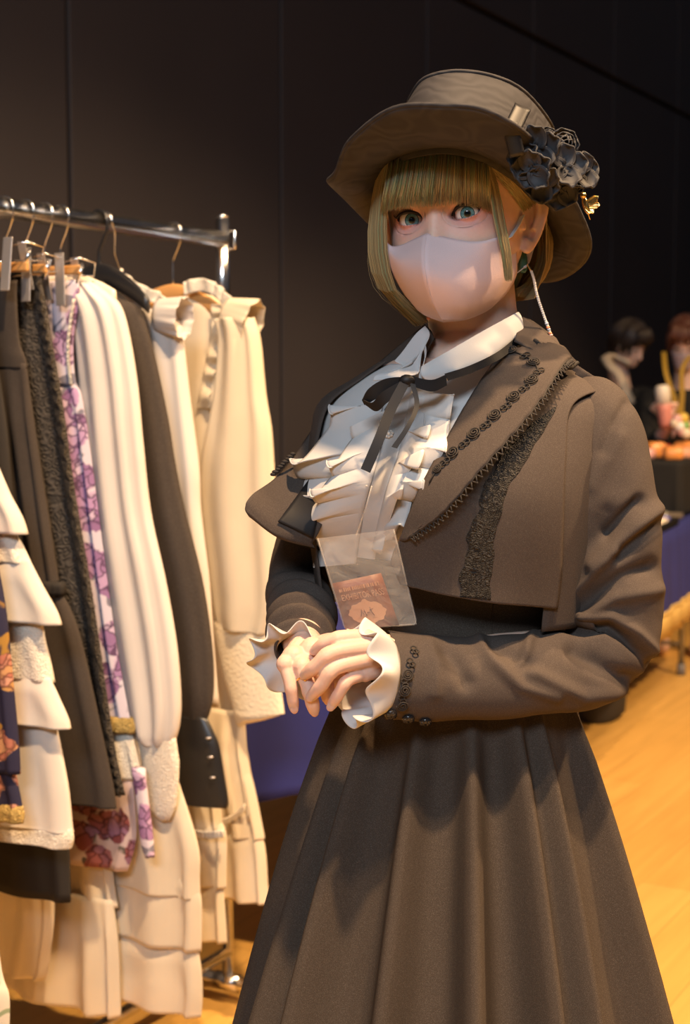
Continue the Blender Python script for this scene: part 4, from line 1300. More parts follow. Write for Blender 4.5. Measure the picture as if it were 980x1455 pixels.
def bowloop(p0, p1, w_, name='ribbon_loop'):
    a, b_ = W(*p0), W(*p1)
    ax_ = (b_ - a).normalized(); view = (CAM - a).normalized(); sd = ax_.cross(view).normalized()
    rings = []
    for i in range(9):
        u = i / 8
        c = a.lerp(b_, u)
        rings.append([c + sd * (w_ * math.cos(2 * PI * j / 16)) + view * (w_ * .45 * math.sin(2 * PI * j / 16)) for j in range(16)])
    MB().loft(rings, cap=False).build(name, SATB, hat, solid=.001)
bowloop((724, 176, 1.418), (735, 222, 1.425), .0075)
bowloop((729, 180, 1.428), (743, 151, 1.445), .0085)
# gilt bee pin
bee = MB(); c = W(832, 292, 1.520)
bee.ball(c, (.0035, .0035, .010), 10, 8, axes=(V((.8, -.4, .2)).normalized(), V((0, -1, 0)), V((-.3, 0, 1)).normalized()))
bee.ball(c + V((-.003, -.002, .010)), .0035, 8, 6)
for dx, dz, L in ((.7, .5, .016), (.8, .0, .015), (.55, -.6, .012)):
    r_, e_ = petal(c, V((dx, -.2, dz)), V((0, -1, .2)), L, .004, .1)
    bee.grid(r_)
bee.tube([c, W(838, 312, 1.52)], .0006, 5)
bee.build('bee_pin', GOLD, hat, solid=.0004)
# ================================================================ clothes of the person
BLOUSE = cloth('blouse_white', (.66, .635, .61), .65, 1000, .08, trans=.10)
SUIT = cloth('suit_black_twill', (.062, .048, .040), .9, 1400, .12, speck=.22, spec=.12)
SUITS = cloth('skirt_black_twill', (.050, .038, .029), .9, 1400, .12, speck=.35, spec=.12)
LINING = plain('jacket_lining', (.014, .013, .014), .6, spec=.2)
LACEB = lacy('black_lace_trim', (.034, .030, .027), 190, 1.0, .7)
BRAID = plain('black_braid', (.034, .028, .024), .7, spec=.25)
RIB = plain('ribbon_black', (.010, .009, .010), .5, spec=.3)
zy = lambda py, Y: W(490, py, Y).z
# blouse body
bl = MB().loft(rings_of([(1.03, .114, .087, 0), (1.055, .116, .089, 0), (1.12, .130, .102, .004), (1.18, .146, .122, .012), (1.215, .154, .122, .012), (1.25, .160, .108, .004), (1.285, .154, .088, -.004), (1.312, .118, .073, -.008), (1.328, .084, .064, -.010)], 96, 60), cap=False)
blouse = bl.build('blouse', BLOUSE, person, solid=.0015)
blbv = bvh(MB().loft(rings_of([(1.03, .114, .087, 0), (1.055, .116, .089, 0), (1.12, .130, .102, .004), (1.18, .146, .122, .012), (1.215, .154, .122, .012), (1.25, .160, .108, .004), (1.285, .154, .088, -.004), (1.312, .118, .073, -.008), (1.328, .084, .064, -.010)], 96, 60)))
def onb(px, py, off=.0): return hit(blbv, px, py, off)[0]
# collar stand round the neck and two pointed wings
MB().grid(patch([[(600, 470, 1.585), (606, 500, 1.545), (600, 528, 1.520), (640, 500, 1.520), (700, 470, 1.560), (738, 450, 1.605)], [(598, 476, 1.586), (604, 508, 1.540), (597, 540, 1.512), (640, 515, 1.512), (702, 487, 1.552), (742, 462, 1.606)]], 50, 6)).build('collar_stand', BLOUSE, blouse, solid=.001)
MB().grid(patch([[(604, 462, 1.590), (590, 474, 1.575), (572, 498, 1.545), (560, 512, 1.528)],
                 [(610, 474, 1.570), (600, 492, 1.555), (588, 512, 1.530), (572, 522, 1.516)],
                 [(600, 496, 1.548), (590, 514, 1.533), (560, 528, 1.508), (535, 532, 1.508)],
                 [(596, 526, 1.520), (590, 532, 1.515), (565, 537, 1.502), (529, 541, 1.505)]], 24, 24)).build('collar_wing', BLOUSE, blouse, solid=.0014, sub=1)
MB().grid(patch([[(598, 522, 1.512), (640, 497, 1.512), (690, 468, 1.548), (736, 443, 1.605)],
                 [(597, 530, 1.506), (645, 508, 1.508), (695, 482, 1.542), (741, 452, 1.602)],
                 [(600, 536, 1.504), (648, 524, 1.505), (700, 498, 1.535), (743, 466, 1.598)],
                 [(612, 546, 1.506), (650, 535, 1.507), (698, 508, 1.532), (742, 472, 1.597)]], 40, 20)).build('collar_wing', BLOUSE, blouse, solid=.0014, sub=1)
# placket and buttons
MB().grid([[onb(lerp(a[0], b_[0], k / 7), lerp(a[1], b_[1], k / 7), .004) for k in range(8)] for a, b_ in zip(spl([(568, 545), (545, 640), (520, 720), (505, 800)], 30), spl([(592, 550), (570, 640), (548, 720), (535, 800)], 30))]).build('placket', BLOUSE, blouse, solid=.001)
for px, py in ((557, 622), (524, 688)):
    c, nrm = hit(blbv, px, py, .007)
    bt = MB()
    for k in range(7):
        a = 2 * PI * k / 7
        t1 = nrm.cross(V((0, 0, 1))).normalized(); t2 = nrm.cross(t1)
        bt.ball(c + t1 * .0036 * math.cos(a) + t2 * .0036 * math.sin(a), .0018, 8, 6)
    bt.ball(c + nrm * .001, .0022, 8, 6)
    bt.build('pearl_button', plain('pearl', (.75, .68, .60), .25), blouse)
# frills: wide gathered strips set down both sides of the placket
def jabot(base, outer, waves, alpha, A, seed, off0, name='frill', n=240, m=16, wd=None):
    """gathered strip: straight along its seam, its free edge standing up and meandering"""
    bp = [onb(*cr(base, i / (n - 1)), 0) for i in range(n)]
    op = [onb(*cr(outer, i / (n - 1)), 0) for i in range(n)]
    ca, sa = math.cos(math.radians(alpha)), math.sin(math.radians(alpha))
    rows = []
    for k in range(m):
        f = k / (m - 1); g = f ** 1.1
        row = []
        for i in range(n):
            u = i / (n - 1)
            ph = u * waves * 2 * PI + seed + .7 * math.sin(u * 8 + seed)
            d = op[i] - bp[i]; w_ = d.length; o_ = d.normalized()
            nn = ((CAM - bp[i]).normalized() + FV * .5).normalized()
            nn = (nn - o_ * nn.dot(o_)).normalized()
            t = (bp[min(i + 5, n - 1)] - bp[max(i - 5, 0)]).normalized()
            al = f * PI * .5
            p = bp[i] + o_ * (w_ * (ca * f + (1 - ca) * f * f)) + nn * (off0 + w_ * sa * math.sin(al) * .62)
            a_ = A * (.75 + .25 * math.sin(u * 23 + seed * 3))
            p = p + (o_ * (.75 * sa) + nn * (.9 * ca)) * (a_ * g * math.sin(ph)) + t * (a_ * 1.0 * g * math.sin(2 * ph + .4) * .55 + a_ * .55 * g * math.cos(ph))
            row.append(p)
        rows.append(row)
    fr = MB().grid(rows).build(name, BLOUSE, blouse, solid=.0009)
    MB().tube(rows[-1], .0009, 6).build('frill_hem', BLOUSE, blouse)
    return fr
jabot([(548, 568), (532, 640), (516, 705), (504, 785)], [(498, 572), (455, 648), (446, 705), (452, 778)], 3.4, 22, .015, .4, .003)
jabot([(555, 580), (542, 650), (526, 715), (512, 800)], [(505, 612), (487, 668), (472, 725), (480, 800)], 3.9, 38, .015, 2.2, .006)
jabot([(588, 556), (572, 630), (554, 690), (538, 770)], [(656, 570), (644, 640), (604, 700), (568, 770)], 3.3, 34, .018, 1.2, .003)
jabot([(584, 566), (568, 640), (550, 700), (532, 780)], [(620, 566), (606, 636), (580, 694), (556, 780)], 3.8, 48, .016, 3.4, .005)
# ribbon tie
tie = tag(MB().ball(W(578, 541, 1.488), (.0085, .006, .0065), 14, 10).build('ribbon_tie', RIB, person))
ribbon([W(580, 540, 1.487), W(612, 548, 1.490), W(634, 540, 1.494)], [.010, .012, .011], V((-.1, 0, 1)), 'bow_loop', RIB, tie, .001)
ribbon([W(634, 536, 1.496), W(670, 524, 1.506), W(710, 504, 1.526), W(742, 478, 1.592)], [.008, .008, .008, .008], V((-.47, 0, .88)), 'neck_band', RIB, tie, .001)
ribbon([W(578, 540, 1.487), W(550, 546, 1.492), W(528, 560, 1.497), W(516, 572, 1.503)], [.008, .012, .013, .006], V((-.45, 0, .9)), 'bow_loop', RIB, tie, .001)
ribbon([W(518, 572, 1.500), W(532, 578, 1.492), W(546, 565, 1.486), W(576, 544, 1.484)], [.006, .010, .012, .008], V((-.45, 0, .9)), 'bow_loop', RIB, tie, .001)
ribbon([W(574, 545, 1.482), W(556, 580, 1.474), W(538, 625, 1.462), W(519, 669, 1.456)], [.010, .0105, .0105, .0105], V((.91, 0, -.4)), 'ribbon_tail', RIB, tie, .0008)
ribbon([W(586, 545, 1.484), W(592, 575, 1.478), W(580, 605, 1.468), W(560, 636, 1.462)], [.006, .005, .005, .006], V((.95, 0, -.3)), 'ribbon_tail', RIB, tie, .0008)

# ---- skirt with high waist
sk = MB()
NS = 220
rng2 = random.Random(5)
FOLD = [(2 * PI * k / 17 + rng2.uniform(-.09, .09), rng2.uniform(.6, 1.15)) for k in range(17)]
rows = []
SKT = [(1.118, .136, .109), (1.085, .124, .098), (1.05, .117, .094), (1.00, .122, .098), (.955, .134, .108), (.90, .152, .126), (.80, .184, .160), (.68, .218, .196), (.55, .254, .236), (.40, .296, .280), (.25, .336, .322), (.14, .365, .352)]
for i in range(60):
    z, a, b_ = cr([V(t_) for t_ in SKT], i / 59)
    amp = itab([(.14, .066), (.4, .062), (.68, .050), (.90, .029), (.98, .006), (1.03, .0), (1.1, 0)], z)
    ring = []
    for j in range(NS):
        th = 2 * PI * j / NS
        d = 0
        for c_, s_ in FOLD:
            x = (th - c_ + PI) % (2 * PI) - PI
            d += s_ * math.exp(-(x / .080) ** 2)
        d = (d - .55) * amp
        d += amp * .25 * nz((math.cos(th) * 2, math.sin(th) * 2, z * 1.2), 1.0, 3)
        ring.append(B((a + d) * math.sin(th), (b_ + d) * math.cos(th) + .002, z))
    rows.append(ring)
sk.grid(rows, closed_u=True)
skirt = sk.build('skirt', SUITS, person, solid=.002)
skbv = bvh(sk)
for th in (.62, -.35, 1.75):
    MB().tube([B((a + .0015) * math.sin(th), (b_ + .0015) * math.cos(th), z) for z, a, b_ in SKT[:5]], .0007, 5).build('seam', SUITS, skirt)
MB().tube([B((a + .003) * math.sin(1.45), (b_ + .003) * math.cos(1.45), z) for z, a, b_ in spl([V(t_) for t_ in SKT[:4]], 8)], .0016, 6).build('side_zip', GOLD, skirt)

# ---- jacket
JT = [(1.05, .158, .128, .004), (1.10, .164, .132, .006), (1.16, .168, .138, .012), (1.20, .170, .136, .012), (1.245, .172, .118, .004), (1.285, .168, .094, -.006), (1.312, .128, .078, -.012), (1.332, .094, .068, -.014)]
jf = MB().loft(rings_of(JT, 96, 50))
jbv = bvh(jf)
def onj(px, py, off=.0): return hit(jbv, px, py, off)[0]
# back and sides of the jacket: the loft without its open front
bk = MB(); R_ = rings_of(JT, 96, 50)
bk.grid([[r[j] for j in range(14, 83)] for r in R_])
jacket = bk.build('jacket', SUIT, person, solid=.002)
JL = [[(744, 468), (776, 490), (810, 512), (845, 535), (880, 553)],
      [(694, 545), (728, 553), (766, 560), (795, 564), (812, 578)],
      [(637, 640), (675, 650), (722, 655), (765, 655), (800, 652)],
      [(584, 742), (632, 755), (690, 765), (742, 767), (796, 762)],
      [(564, 788), (612, 800), (680, 812), (740, 818), (794, 820)],
      [(578, 824), (622, 838), (690, 851), (740, 858), (788, 864)]]
def jpatch(ctrl, nu, nv, off):
    rr = [spl(r, nu) for r in ctrl]
    cc = [spl([r[j] for r in rr], nv) for j in range(nu)]
    out = []
    for i in range(nv):
        row = []
        for j in range(nu):
            px, py = cc[j][i][:2]
            row.append(onj(px, py, off(j / (nu - 1), i / (nv - 1)) if callable(off) else off))
        out.append(row)
    return out
def joff(u, v):
    return .004 + .012 * v * v * (1 - u) + .002 * math.sin(9 * u + 3 * v) * v
pl = MB().grid(jpatch(JL, 44, 60, joff))
pl.build('front_panel', SUIT, jacket, solid=.002)
plbv = bvh(pl)
RP = [[(603, 461, 1.630), (610, 468, 1.605), (616, 480, 1.590)],
      [(540, 513, 1.668), (556, 538, 1.612), (568, 556, 1.565)],
      [(466, 580, 1.665), (495, 602, 1.610), (520, 622, 1.560)],
      [(402, 668, 1.628), (440, 690, 1.590), (475, 704, 1.560)],
      [(358, 703, 1.570), (402, 738, 1.565), (452, 758, 1.562)],
      [(348, 722, 1.560), (392, 757, 1.560), (444, 772, 1.566)],
      [(353, 734, 1.562), (396, 765, 1.564), (447, 779, 1.570)]]
MB().grid(patch(RP, 24, 50)).build('front_panel', SUIT, jacket, solid=.002)
MB().grid(patch([[(556, 505, 1.690), (520, 545, 1.66), (500, 585, 1.64)], [(470, 590, 1.70), (470, 640, 1.65), (470, 680, 1.61)], [(412, 690, 1.66), (430, 735, 1.62), (460, 760, 1.60)], [(395, 755, 1.60), (420, 772, 1.60), (455, 782, 1.60)]], 16, 24)).build('lining', LINING, jacket, solid=.0015)
rpbv = bvh(MB().grid(patch(RP, 24, 50)))
fa_, fb_ = spl([(452, 668), (425, 704), (394, 742)], 24), spl([(468, 684), (455, 724), (445, 764)], 24)
MB().grid([[hit(rpbv, lerp(p[0], q_[0], k / 9), lerp(p[1], q_[1], k / 9), .0022)[0] for k in range(10)] for p, q_ in zip(fa_, fb_)]).build('satin_facing', LINING, jacket, solid=.001)
for k in range(9):
    u = k / 8
    c = W(lerp(388, 416, u), lerp(674, 645, u), 1.618)
    MB().ball(c, (.0035 + .001 * (k % 2), .002, .0022), 8, 6).build('lace_motif', BRAID, jacket)
# lapel on the near side
LA = [[(728, 492), (752, 494), (778, 508), (797, 535)],
      [(706, 518), (732, 524), (762, 538), (786, 556)],
      [(672, 572), (700, 582), (726, 594), (750, 606)],
      [(632, 642), (654, 652), (675, 660), (694, 668)],
      [(596, 708), (610, 714), (624, 718), (638, 722)],
      [(574, 764), (580, 764), (586, 762), (590, 758)]]
def loff(u, v):
    return .010 + .020 * u ** .8 * math.sin(PI * min(.9, .25 + .7 * v)) + .010 * v * (1 - v) * u
lp = MB().grid(jpatch(LA, 22, 60, loff))
lap = lp.build('lapel', SUIT, jacket, solid=.002)
lpbv = bvh(lp)
cl = [[(742, 452, 1.612), (764, 466, 1.606), (792, 490, 1.580), (818, 515, 1.560)],
      [(736, 466, 1.598), (758, 484, 1.580), (784, 504, 1.556), (808, 522, 1.548)],
      [(730, 486, 1.560), (750, 496, 1.548), (774, 510, 1.538), (792, 522, 1.538)]]
MB().grid(patch(cl, 24, 14)).build('collar', SUIT, jacket, solid=.002)
MB().grid(patch([[(738, 448, 1.625), (757, 456, 1.628), (790, 480, 1.60)], [(744, 462, 1.612), (765, 470, 1.606), (800, 497, 1.578)]], 20, 6)).build('collar_back', SUIT, jacket, solid=.002)
ep = [W(*c) for c in ((760, 484, 1.574), (782, 503, 1.553), (806, 522, 1.545), (819, 516, 1.557))]
lz = MB()
for i, p in enumerate(spl(ep, 26)): lz.ball(p - V((0, .0015, 0)), (.0026, .0016, .0026), 7, 5)
lz.build('collar_lace', BRAID, jacket)
# rosette braid on the lapel and at the cuff
def rosette(bv, px, py, R, parent):
    c, nrm = hit(bv, px, py, .0034)
    t1 = nrm.cross(V((0, 0, 1))).normalized(); t2 = nrm.cross(t1)
    pts = []
    for k in range(46):
        a = k / 45 * 2.6 * 2 * PI
        r_ = R * (1 - .86 * k / 45)
        pts.append(c + (t1 * math.cos(a) + t2 * math.sin(a)) * r_ + nrm * (.0006 + .0012 * k / 45))
    MB().tube(pts, .00085, 5).build('rosette', BRAID, parent)
def leaf(bv, px, py, R, ang, parent):
    c, nrm = hit(bv, px, py, .0034)
    t1 = nrm.cross(V((0, 0, 1))).normalized(); t2 = nrm.cross(t1)
    mb = MB()
    for s_ in (-1, 1):
        a = ang + s_ * .9
        pts = []
        for k in range(19):
            b_ = 2 * PI * k / 18
            pts.append(c + t1 * (math.cos(a) * R * .5 + math.cos(b_) * R * .5) + t2 * (math.sin(a) * R * .5 + math.sin(b_) * R * .42) + nrm * .0006)
        mb.tube(pts, .0008, 5)
    mb.build('leaf_motif', BRAID, parent)
ros = [(726, 501), (744, 508), (758, 518), (764, 530), (756, 542), (744, 553), (731, 566), (718, 579), (704, 592), (690, 605), (675, 618), (660, 631), (645, 645), (633, 657), (624, 668)]
for k, (x, y) in enumerate(ros):
    if k % 2 == 0: rosette(lpbv, x, y, .0074 if k < 13 else .005, lap)
    else: leaf(lpbv, x, y, .0068, 2.4, lap)
MB().tube([hit(lpbv, x, y, .003)[0] for x, y in spl(ros, 60)], .0010, 5).build('braid_cord', BRAID, lap)
MB().tube([hit(lpbv, x, y, .003)[0] for x, y in ((645, 645), (628, 662), (618, 676), (612, 688))], .0009, 5).build('braid_tail', BRAID, lap)
# picot edging along the lapel
edge = [hit(lpbv, x, y, 0)[0] for x, y in spl([(795, 536), (786, 556), (749, 605), (693, 667), (637, 721), (590, 757)], 120)]
eg = [lp.v[i * 22 + 21] for i in range(60)]
eg = spl(eg, 132)
pic = MB(); pic.tube(eg, .0013, 6)
od = V((.55, -.35, -.75)).normalized()
for i in range(0, 130, 3):
    a, b_ = eg[i], eg[i + 3] if i + 3 < len(eg) else eg[-1]
    tip = (a + b_) / 2 + od * .0065
    pic.tube([a, tip], .0009, 5); pic.tube([tip, b_], .0009, 5); pic.ball(tip, .0013, 6, 5)
pic.build('picot_edging', BRAID, lap)
# wide lace band down the front panel
la_, lb_ = [(752, 606), (716, 640), (690, 690), (672, 740), (660, 790), (653, 848)], [(790, 578), (756, 640), (724, 690), (706, 745), (699, 800), (696, 852)]
rows = []
for i in range(90):
    u = i / 89
    a, b_ = cr(la_, u), cr(lb_, u)
    sc1 = 3.0 * math.sin(u * 26) + 1.5 * math.sin(u * 61)
    row = []
    for k in range(13):
        f = k / 12
        px = lerp(a[0] + sc1, b_[0] + .5 * sc1, f); py = lerp(a[1], b_[1], f)
        p_, n_ = hit(plbv, px, py, .0022 + .0010 * nz((px * .08, py * .08, 0), 1.7))
        row.append(p_)
    rows.append(row)
MB().grid(rows).build('lace_band', LACEB, jacket, solid=.001)
# panel seam and armhole seam
MB().tube([hit(plbv, x, y, .0003)[0] for x, y in ((795, 560), (798, 620), (797, 700), (794, 780), (790, 858))], .0007, 5).build('seam', SUIT, jacket)

# ---- sleeves
def segd(p, poly):
    best = 1e9
    for a, b_ in zip(poly, poly[1:]):
        dx, dy = b_[0] - a[0], b_[1] - a[1]
        t = max(0, min(1, ((p[0] - a[0]) * dx + (p[1] - a[1]) * dy) / (dx * dx + dy * dy)))
        best = min(best, math.hypot(p[0] - a[0] - dx * t, p[1] - a[1] - dy * t))
    return best
def crease(rings, centers, folds):
    """push the cloth in or out along traced fold lines on the side that faces forward"""
    for i, r in enumerate(rings):
        for j, p in enumerate(r):
            nrm = (p - centers[i]).normalized()
            facing = -nrm.dot((p - CAM).normalized())
            if facing < -.25: continue
            q_ = proj(p); d = 0
            for poly, w_, am in folds:
                x = segd(q_, poly)
                if x < w_ * 3: d += am * math.exp(-(x / w_) ** 2)
            if d: r[j] = p + nrm * d * min(1, facing + .25 + .35)
def fold_tube(sta, nu, nv, folds, seed, noise_a=.004, squash=.85, marks=()):
    """sta: (px, py, Y, radius px) along the arm; folds: list of (s, width, amp, slant, phase, freq)"""
    C = [W(a, b_, c_) for a, b_, c_, d in sta]
    Rr = [d * c_ / FPX for a, b_, c_, d in sta]
    P = spl(C, nv); R = spl(Rr, nv)
    rings = []; nrm = V((0, -1, 0))
    for i in range(nv):
        t = (P[min(i + 1, nv - 1)] - P[max(i - 1, 0)]).normalized()
        nrm = (nrm - t * nrm.dot(t)).normalized()
        b_ = t.cross(nrm)
        s_ = i / (nv - 1)
        ring = []
        for j in range(nu):
            th = 2 * PI * j / nu
            d = 0
            for (s0, w_, am, sl, ph, fr) in folds:
                g = math.exp(-((s_ - s0) / w_) ** 2)
                sh = math.sin((s_ - s0) * fr * 2 * PI + sl * math.sin(th + ph * .3) + ph)
                d += am * g * (abs(sh) ** .7 * (1 if sh > 0 else -1))
            p0_ = P[i] + (nrm * math.cos(th) + b_ * math.sin(th)) * R[i]
            d += noise_a * nz(p0_, 14, seed) + noise_a * .6 * nz(p0_, 30, seed + 3)
            ring.append(P[i] + nrm * math.cos(th) * (R[i] * squash + d) + b_ * math.sin(th) * (R[i] + d * .6))
        rings.append(ring)
    if marks: crease(rings, P, marks)
    return rings
SL = [(826, 548, 1.585, 18), (838, 566, 1.572, 42), (846, 592, 1.562, 56), (852, 625, 1.556, 63), (858, 680, 1.548, 69), (864, 740, 1.545, 73), (867, 810, 1.545, 74), (867, 870, 1.545, 74), (858, 915, 1.540, 72), (826, 945, 1.524, 66), (780, 957, 1.508, 62), (720, 962, 1.496, 62), (660, 964, 1.490, 62), (600, 963, 1.486, 64), (549, 960, 1.482, 67)]
MK = [([(862, 758), (885, 735), (908, 714)], 9, -.011), ([(842, 802), (880, 768), (920, 737), (944, 716)], 10, .008), ([(878, 792), (905, 766), (932, 744)], 8, -.007),
      ([(801, 864), (835, 825), (874, 784)], 6, .007), ([(818, 872), (850, 842), (885, 818), (925, 806)], 11, -.008), ([(815, 800), (850, 760), (862, 730)], 14, -.005),
      ([(828, 874), (872, 850), (935, 838)], 10, .006), ([(858, 640), (875, 600), (890, 575)], 9, -.004), ([(842, 690), (862, 650), (878, 620)], 12, .003),
      ([(786, 884), (830, 894), (862, 890), (888, 906), (915, 930), (930, 958)], 7, -.012), ([(800, 876), (840, 880), (870, 878), (905, 900), (930, 925)], 8, .006),
      ([(815, 922), (860, 950), (905, 972)], 13, -.010), ([(755, 955), (830, 990), (900, 985)], 10, .006), ([(765, 884), (752, 912), (742, 940)], 7, .007),
      ([(636, 925), (650, 945), (662, 970)], 12, -.008), ([(700, 915), (722, 925), (748, 942)], 11, -.008), ([(680, 905), (700, 940), (740, 975), (790, 990)], 9, .006), ([(610, 915), (622, 945), (618, 985)], 10, .004), ([(820, 560), (812, 600), (803, 650), (800, 720)], 9, -.006)]
sl = MB().loft(fold_tube(SL, 130, 240, [(.42, .10, .0015, 2.2, .5, 9), (.62, .12, .002, 2.6, 1.5, 8)], 2.0, .0035, marks=MK), cap=False)
sleeveL = sl.build('sleeve', SUIT, jacket, solid=.002)
slbv = bvh(sl)
SR = [(492, 600, 1.69, 34), (475, 640, 1.69, 40), (452, 720, 1.69, 46), (434, 790, 1.685, 47), (424, 838, 1.665, 46), (430, 868, 1.615, 46), (428, 897, 1.570, 45), (428, 915, 1.540, 41), (428, 924, 1.524, 38)]
sr = MB().loft(fold_tube(SR, 72, 110, [(.62, .10, .008, 2.4, .5, 11), (.80, .12, .009, 2.0, 1.2, 10)], 5.0), cap=False)
sr.build('sleeve', SUIT, jacket, solid=.002)
for x, y in ((578, 959), (574, 980), (571, 1000)): rosette(slbv, x, y, .0062, sleeveL)
for x, y, a in ((585, 942, .5), (590, 926, .3), (576, 970, .2), (573, 991, .4)): leaf(slbv, x, y, .0058, a, sleeveL)
for x, y in ((555, 1013), (580, 1019), (604, 1023)):
    c, nrm = hit(slbv, x, y, .002)
    t1 = nrm.cross(V((0, 0, 1))).normalized(); t2 = nrm.cross(t1)
    mb = MB(); mb.ball(c, (.0066, .0066, .0038), 18, 8, axes=(t1, t2, nrm))
    for k in range(10):
        a = 2 * PI * k / 10
        mb.tube([c + nrm * .004, c + (t1 * math.cos(a) + t2 * math.sin(a)) * .0058 + nrm * .0018], .0008, 5)
    mb.build('button', plain('jet_button', (.02, .017, .016), .16), sleeveL)
# white cuff frills
def cuff(center, axis, r0, r1, L, waves, amp, seed, name='cuff_frill', sq=1.0, side=None):
    axis = axis.normalized()
    t1 = (side if side is not None else axis.cross(V((0, 1, 0)))).normalized()
    t1 = (t1 - axis * t1.dot(axis)).normalized(); t2 = axis.cross(t1)
    rows = []
    for k in range(10):
        f = k / 9
        row = []
        for j in range(180):
            th = 2 * PI * j / 180
            ph = th * waves + seed + .9 * math.sin(th * 2 + seed)
            r_ = lerp(r0, r1, f ** .7) + amp * f * math.sin(ph)
            ax_o = L * f + amp * .9 * f * math.cos(ph + .8)
            row.append(center + axis * ax_o + t1 * r_ * math.cos(th) + t2 * r_ * sq * math.sin(th))
        rows.append(row)
    cf = MB().grid(rows, closed_u=True).build(name, BLOUSE, blouse, solid=.0009)
    return cf
wl, wl2 = W(548, 958, 1.474), W(500, 956, 1.460)
cuff(wl, wl2 - wl, .038, .051, .034, 8, .0065, .6, sq=.98, side=V((.12, 0, 1)))
wr_, wr2 = W(427, 893, 1.560), W(418, 935, 1.515)
cuff(W(429, 930, 1.524), V((-.22, -.9, -.35)), .028, .053, .016, 9, .0065, 1.6, sq=.82, side=V((1, 0, 0)))
# ring on the finger
rg = thing('finger_ring', 'thin gold ring on the lower hand beneath the other fingers', 'ring', tuple(rf[2][1].lerp(rf[2][0], .5)))
rc = rf[2][0].lerp(rf[2][1], .55); rd = (rf[2][1] - rf[2][0]).normalized()
t1 = rd.cross(V((0, 1, 0))).normalized(); t2 = rd.cross(t1)
MB().tube([rc + (t1 * math.cos(2 * PI * k / 28) + t2 * math.sin(2 * PI * k / 28)) * .0088 for k in range(28)], .0011, 6, closed=True).build('band', GOLD, rg)
MB().ball(rc - V((0, .0095, 0)), .0020, 8, 6).build('setting', GOLD, rg)

# ---- exhibitor pass in a clear pouch
PM, nt, b = nodes('clear_pouch')
b.inputs['Base Color'].default_value = (.95, .92, .88, 1); b.inputs['Roughness'].default_value = .16
b.inputs['Transmission Weight'].default_value = 1.0; b.inputs['IOR'].default_value = 1.05
df = N(nt, 'ShaderNodeBsdfTransparent'); df.inputs[0].default_value = (.96, .94, .92, 1)
pr = N(nt, 'ShaderNodeBsdfPrincipled', ins={'Base Color': (.85, .80, .74, 1), 'Roughness': .2, 'Specular IOR Level': .9})
nn_ = N(nt, 'ShaderNodeTexNoise', ins={'Scale': 30.0, 'Detail': 3.0, 'Distortion': 1.5}); nt.links.new(coords(nt), nn_.inputs['Vector'])
bp = N(nt, 'ShaderNodeBump', ins={'Strength': .8, 'Distance': .004}); nt.links.new(nn_.outputs[0], bp.inputs['Height']); nt.links.new(bp.outputs[0], pr.inputs['Normal'])
ms = N(nt, 'ShaderNodeMixShader', ins={0: .16}); nt.links.new(df.outputs[0], ms.inputs[1]); nt.links.new(pr.outputs[0], ms.inputs[2])
nt.links.new(ms.outputs[0], nt.nodes['Material Output'].inputs[0])
ps = thing('exhibitor_pass', 'brown exhibitor pass card in a clear plastic pouch hanging at the waist', 'badge', tuple(W(530, 850, 1.485)))
def PQ(u, v, o=0.0):
    """u across, v down the pouch, 0..1"""
    tl, tr, bl_, br_ = V((451, 765, 1.468)), V((559, 752, 1.470)), V((490, 894, 1.483)), V((592, 887, 1.486))
    q_ = tl.lerp(tr, u).lerp(bl_.lerp(br_, u), v)
    return W(q_[0], q_[1], q_[2] - o)
for o_, nm in ((.0042, 'front_film'), (-.0036, 'back_film')):
    MB().grid([[PQ(u / 16, v / 22, o_ + .0012 * nz((u * .3, v * .3, o_ * 99))) for u in range(17)] for v in range(23)]).build(nm, PM, ps)
MB().tube([PQ(u, v, .0006) for u, v in ((0, 0), (0, .5), (0, .97), (.03, 1), (.5, 1), (.97, 1), (1, .96), (1, .5), (1, 0))], .0010, 6).build('welded_edge', PM, ps)
CARD = plain('pass_card_brown', (.20, .065, .030), .5)
TXT = plain('pass_print', (.55, .27, .14), .5)
def CQ(u, v, o=0.0):
    tl, tr, bl_, br_ = V((472, 829, 1.4735)), V((541, 814, 1.4750)), V((491, 895, 1.4815)), V((567, 888, 1.4835))
    q_ = tl.lerp(tr, u).lerp(bl_.lerp(br_, u), v)
    return W(q_[0], q_[1], q_[2] - o)
MB().grid([[CQ(u / 4, v / 4) for u in range(5)] for v in range(5)]).build('card', CARD, ps, solid=.0006)
def text_on(txt, u0, u1, v, size, name):
    cu = bpy.data.curves.new('print', 'FONT'); cu.body = txt; cu.resolution_u = 3
    o = bpy.data.objects.new('print', cu); COL.objects.link(o)
    dg = bpy.context.evaluated_depsgraph_get(); dg.update()
    me = o.evaluated_get(dg).to_mesh()
    xs = [p.co.x for p in me.vertices]; x0, x1 = min(xs), max(xs)
    h_ = max(p.co.y for p in me.vertices)
    mb = MB().add([CQ(u0 + (p.co.x - x0) / (x1 - x0) * (u1 - u0), v - p.co.y / h_ * size, .0008) for p in me.vertices], [tuple(p.vertices) for p in me.polygons])
    bpy.data.objects.remove(o)
    return mb.build(name, TXT, ps, smooth=False)
sp_ = MB(); rs_ = random.Random(2); u_ = .09
while u_ < .90:                                   # a line of print too fine to read
    w_ = rs_.uniform(.012, .034)
    v0 = .215 - rs_.choice((.06, .075, .075))
    sp_.add([CQ(u_, v0, .0008), CQ(u_ + w_, v0, .0008), CQ(u_ + w_, .215, .0008), CQ(u_, .215, .0008)], [(0, 1, 2, 3)])
    u_ += w_ + rs_.choice((.010, .012, .030))
sp_.build('small_print', TXT, ps, smooth=False)
text_on('EXHIBITOR PASS', .10, .93, .40, .125, 'title_print')
em = []
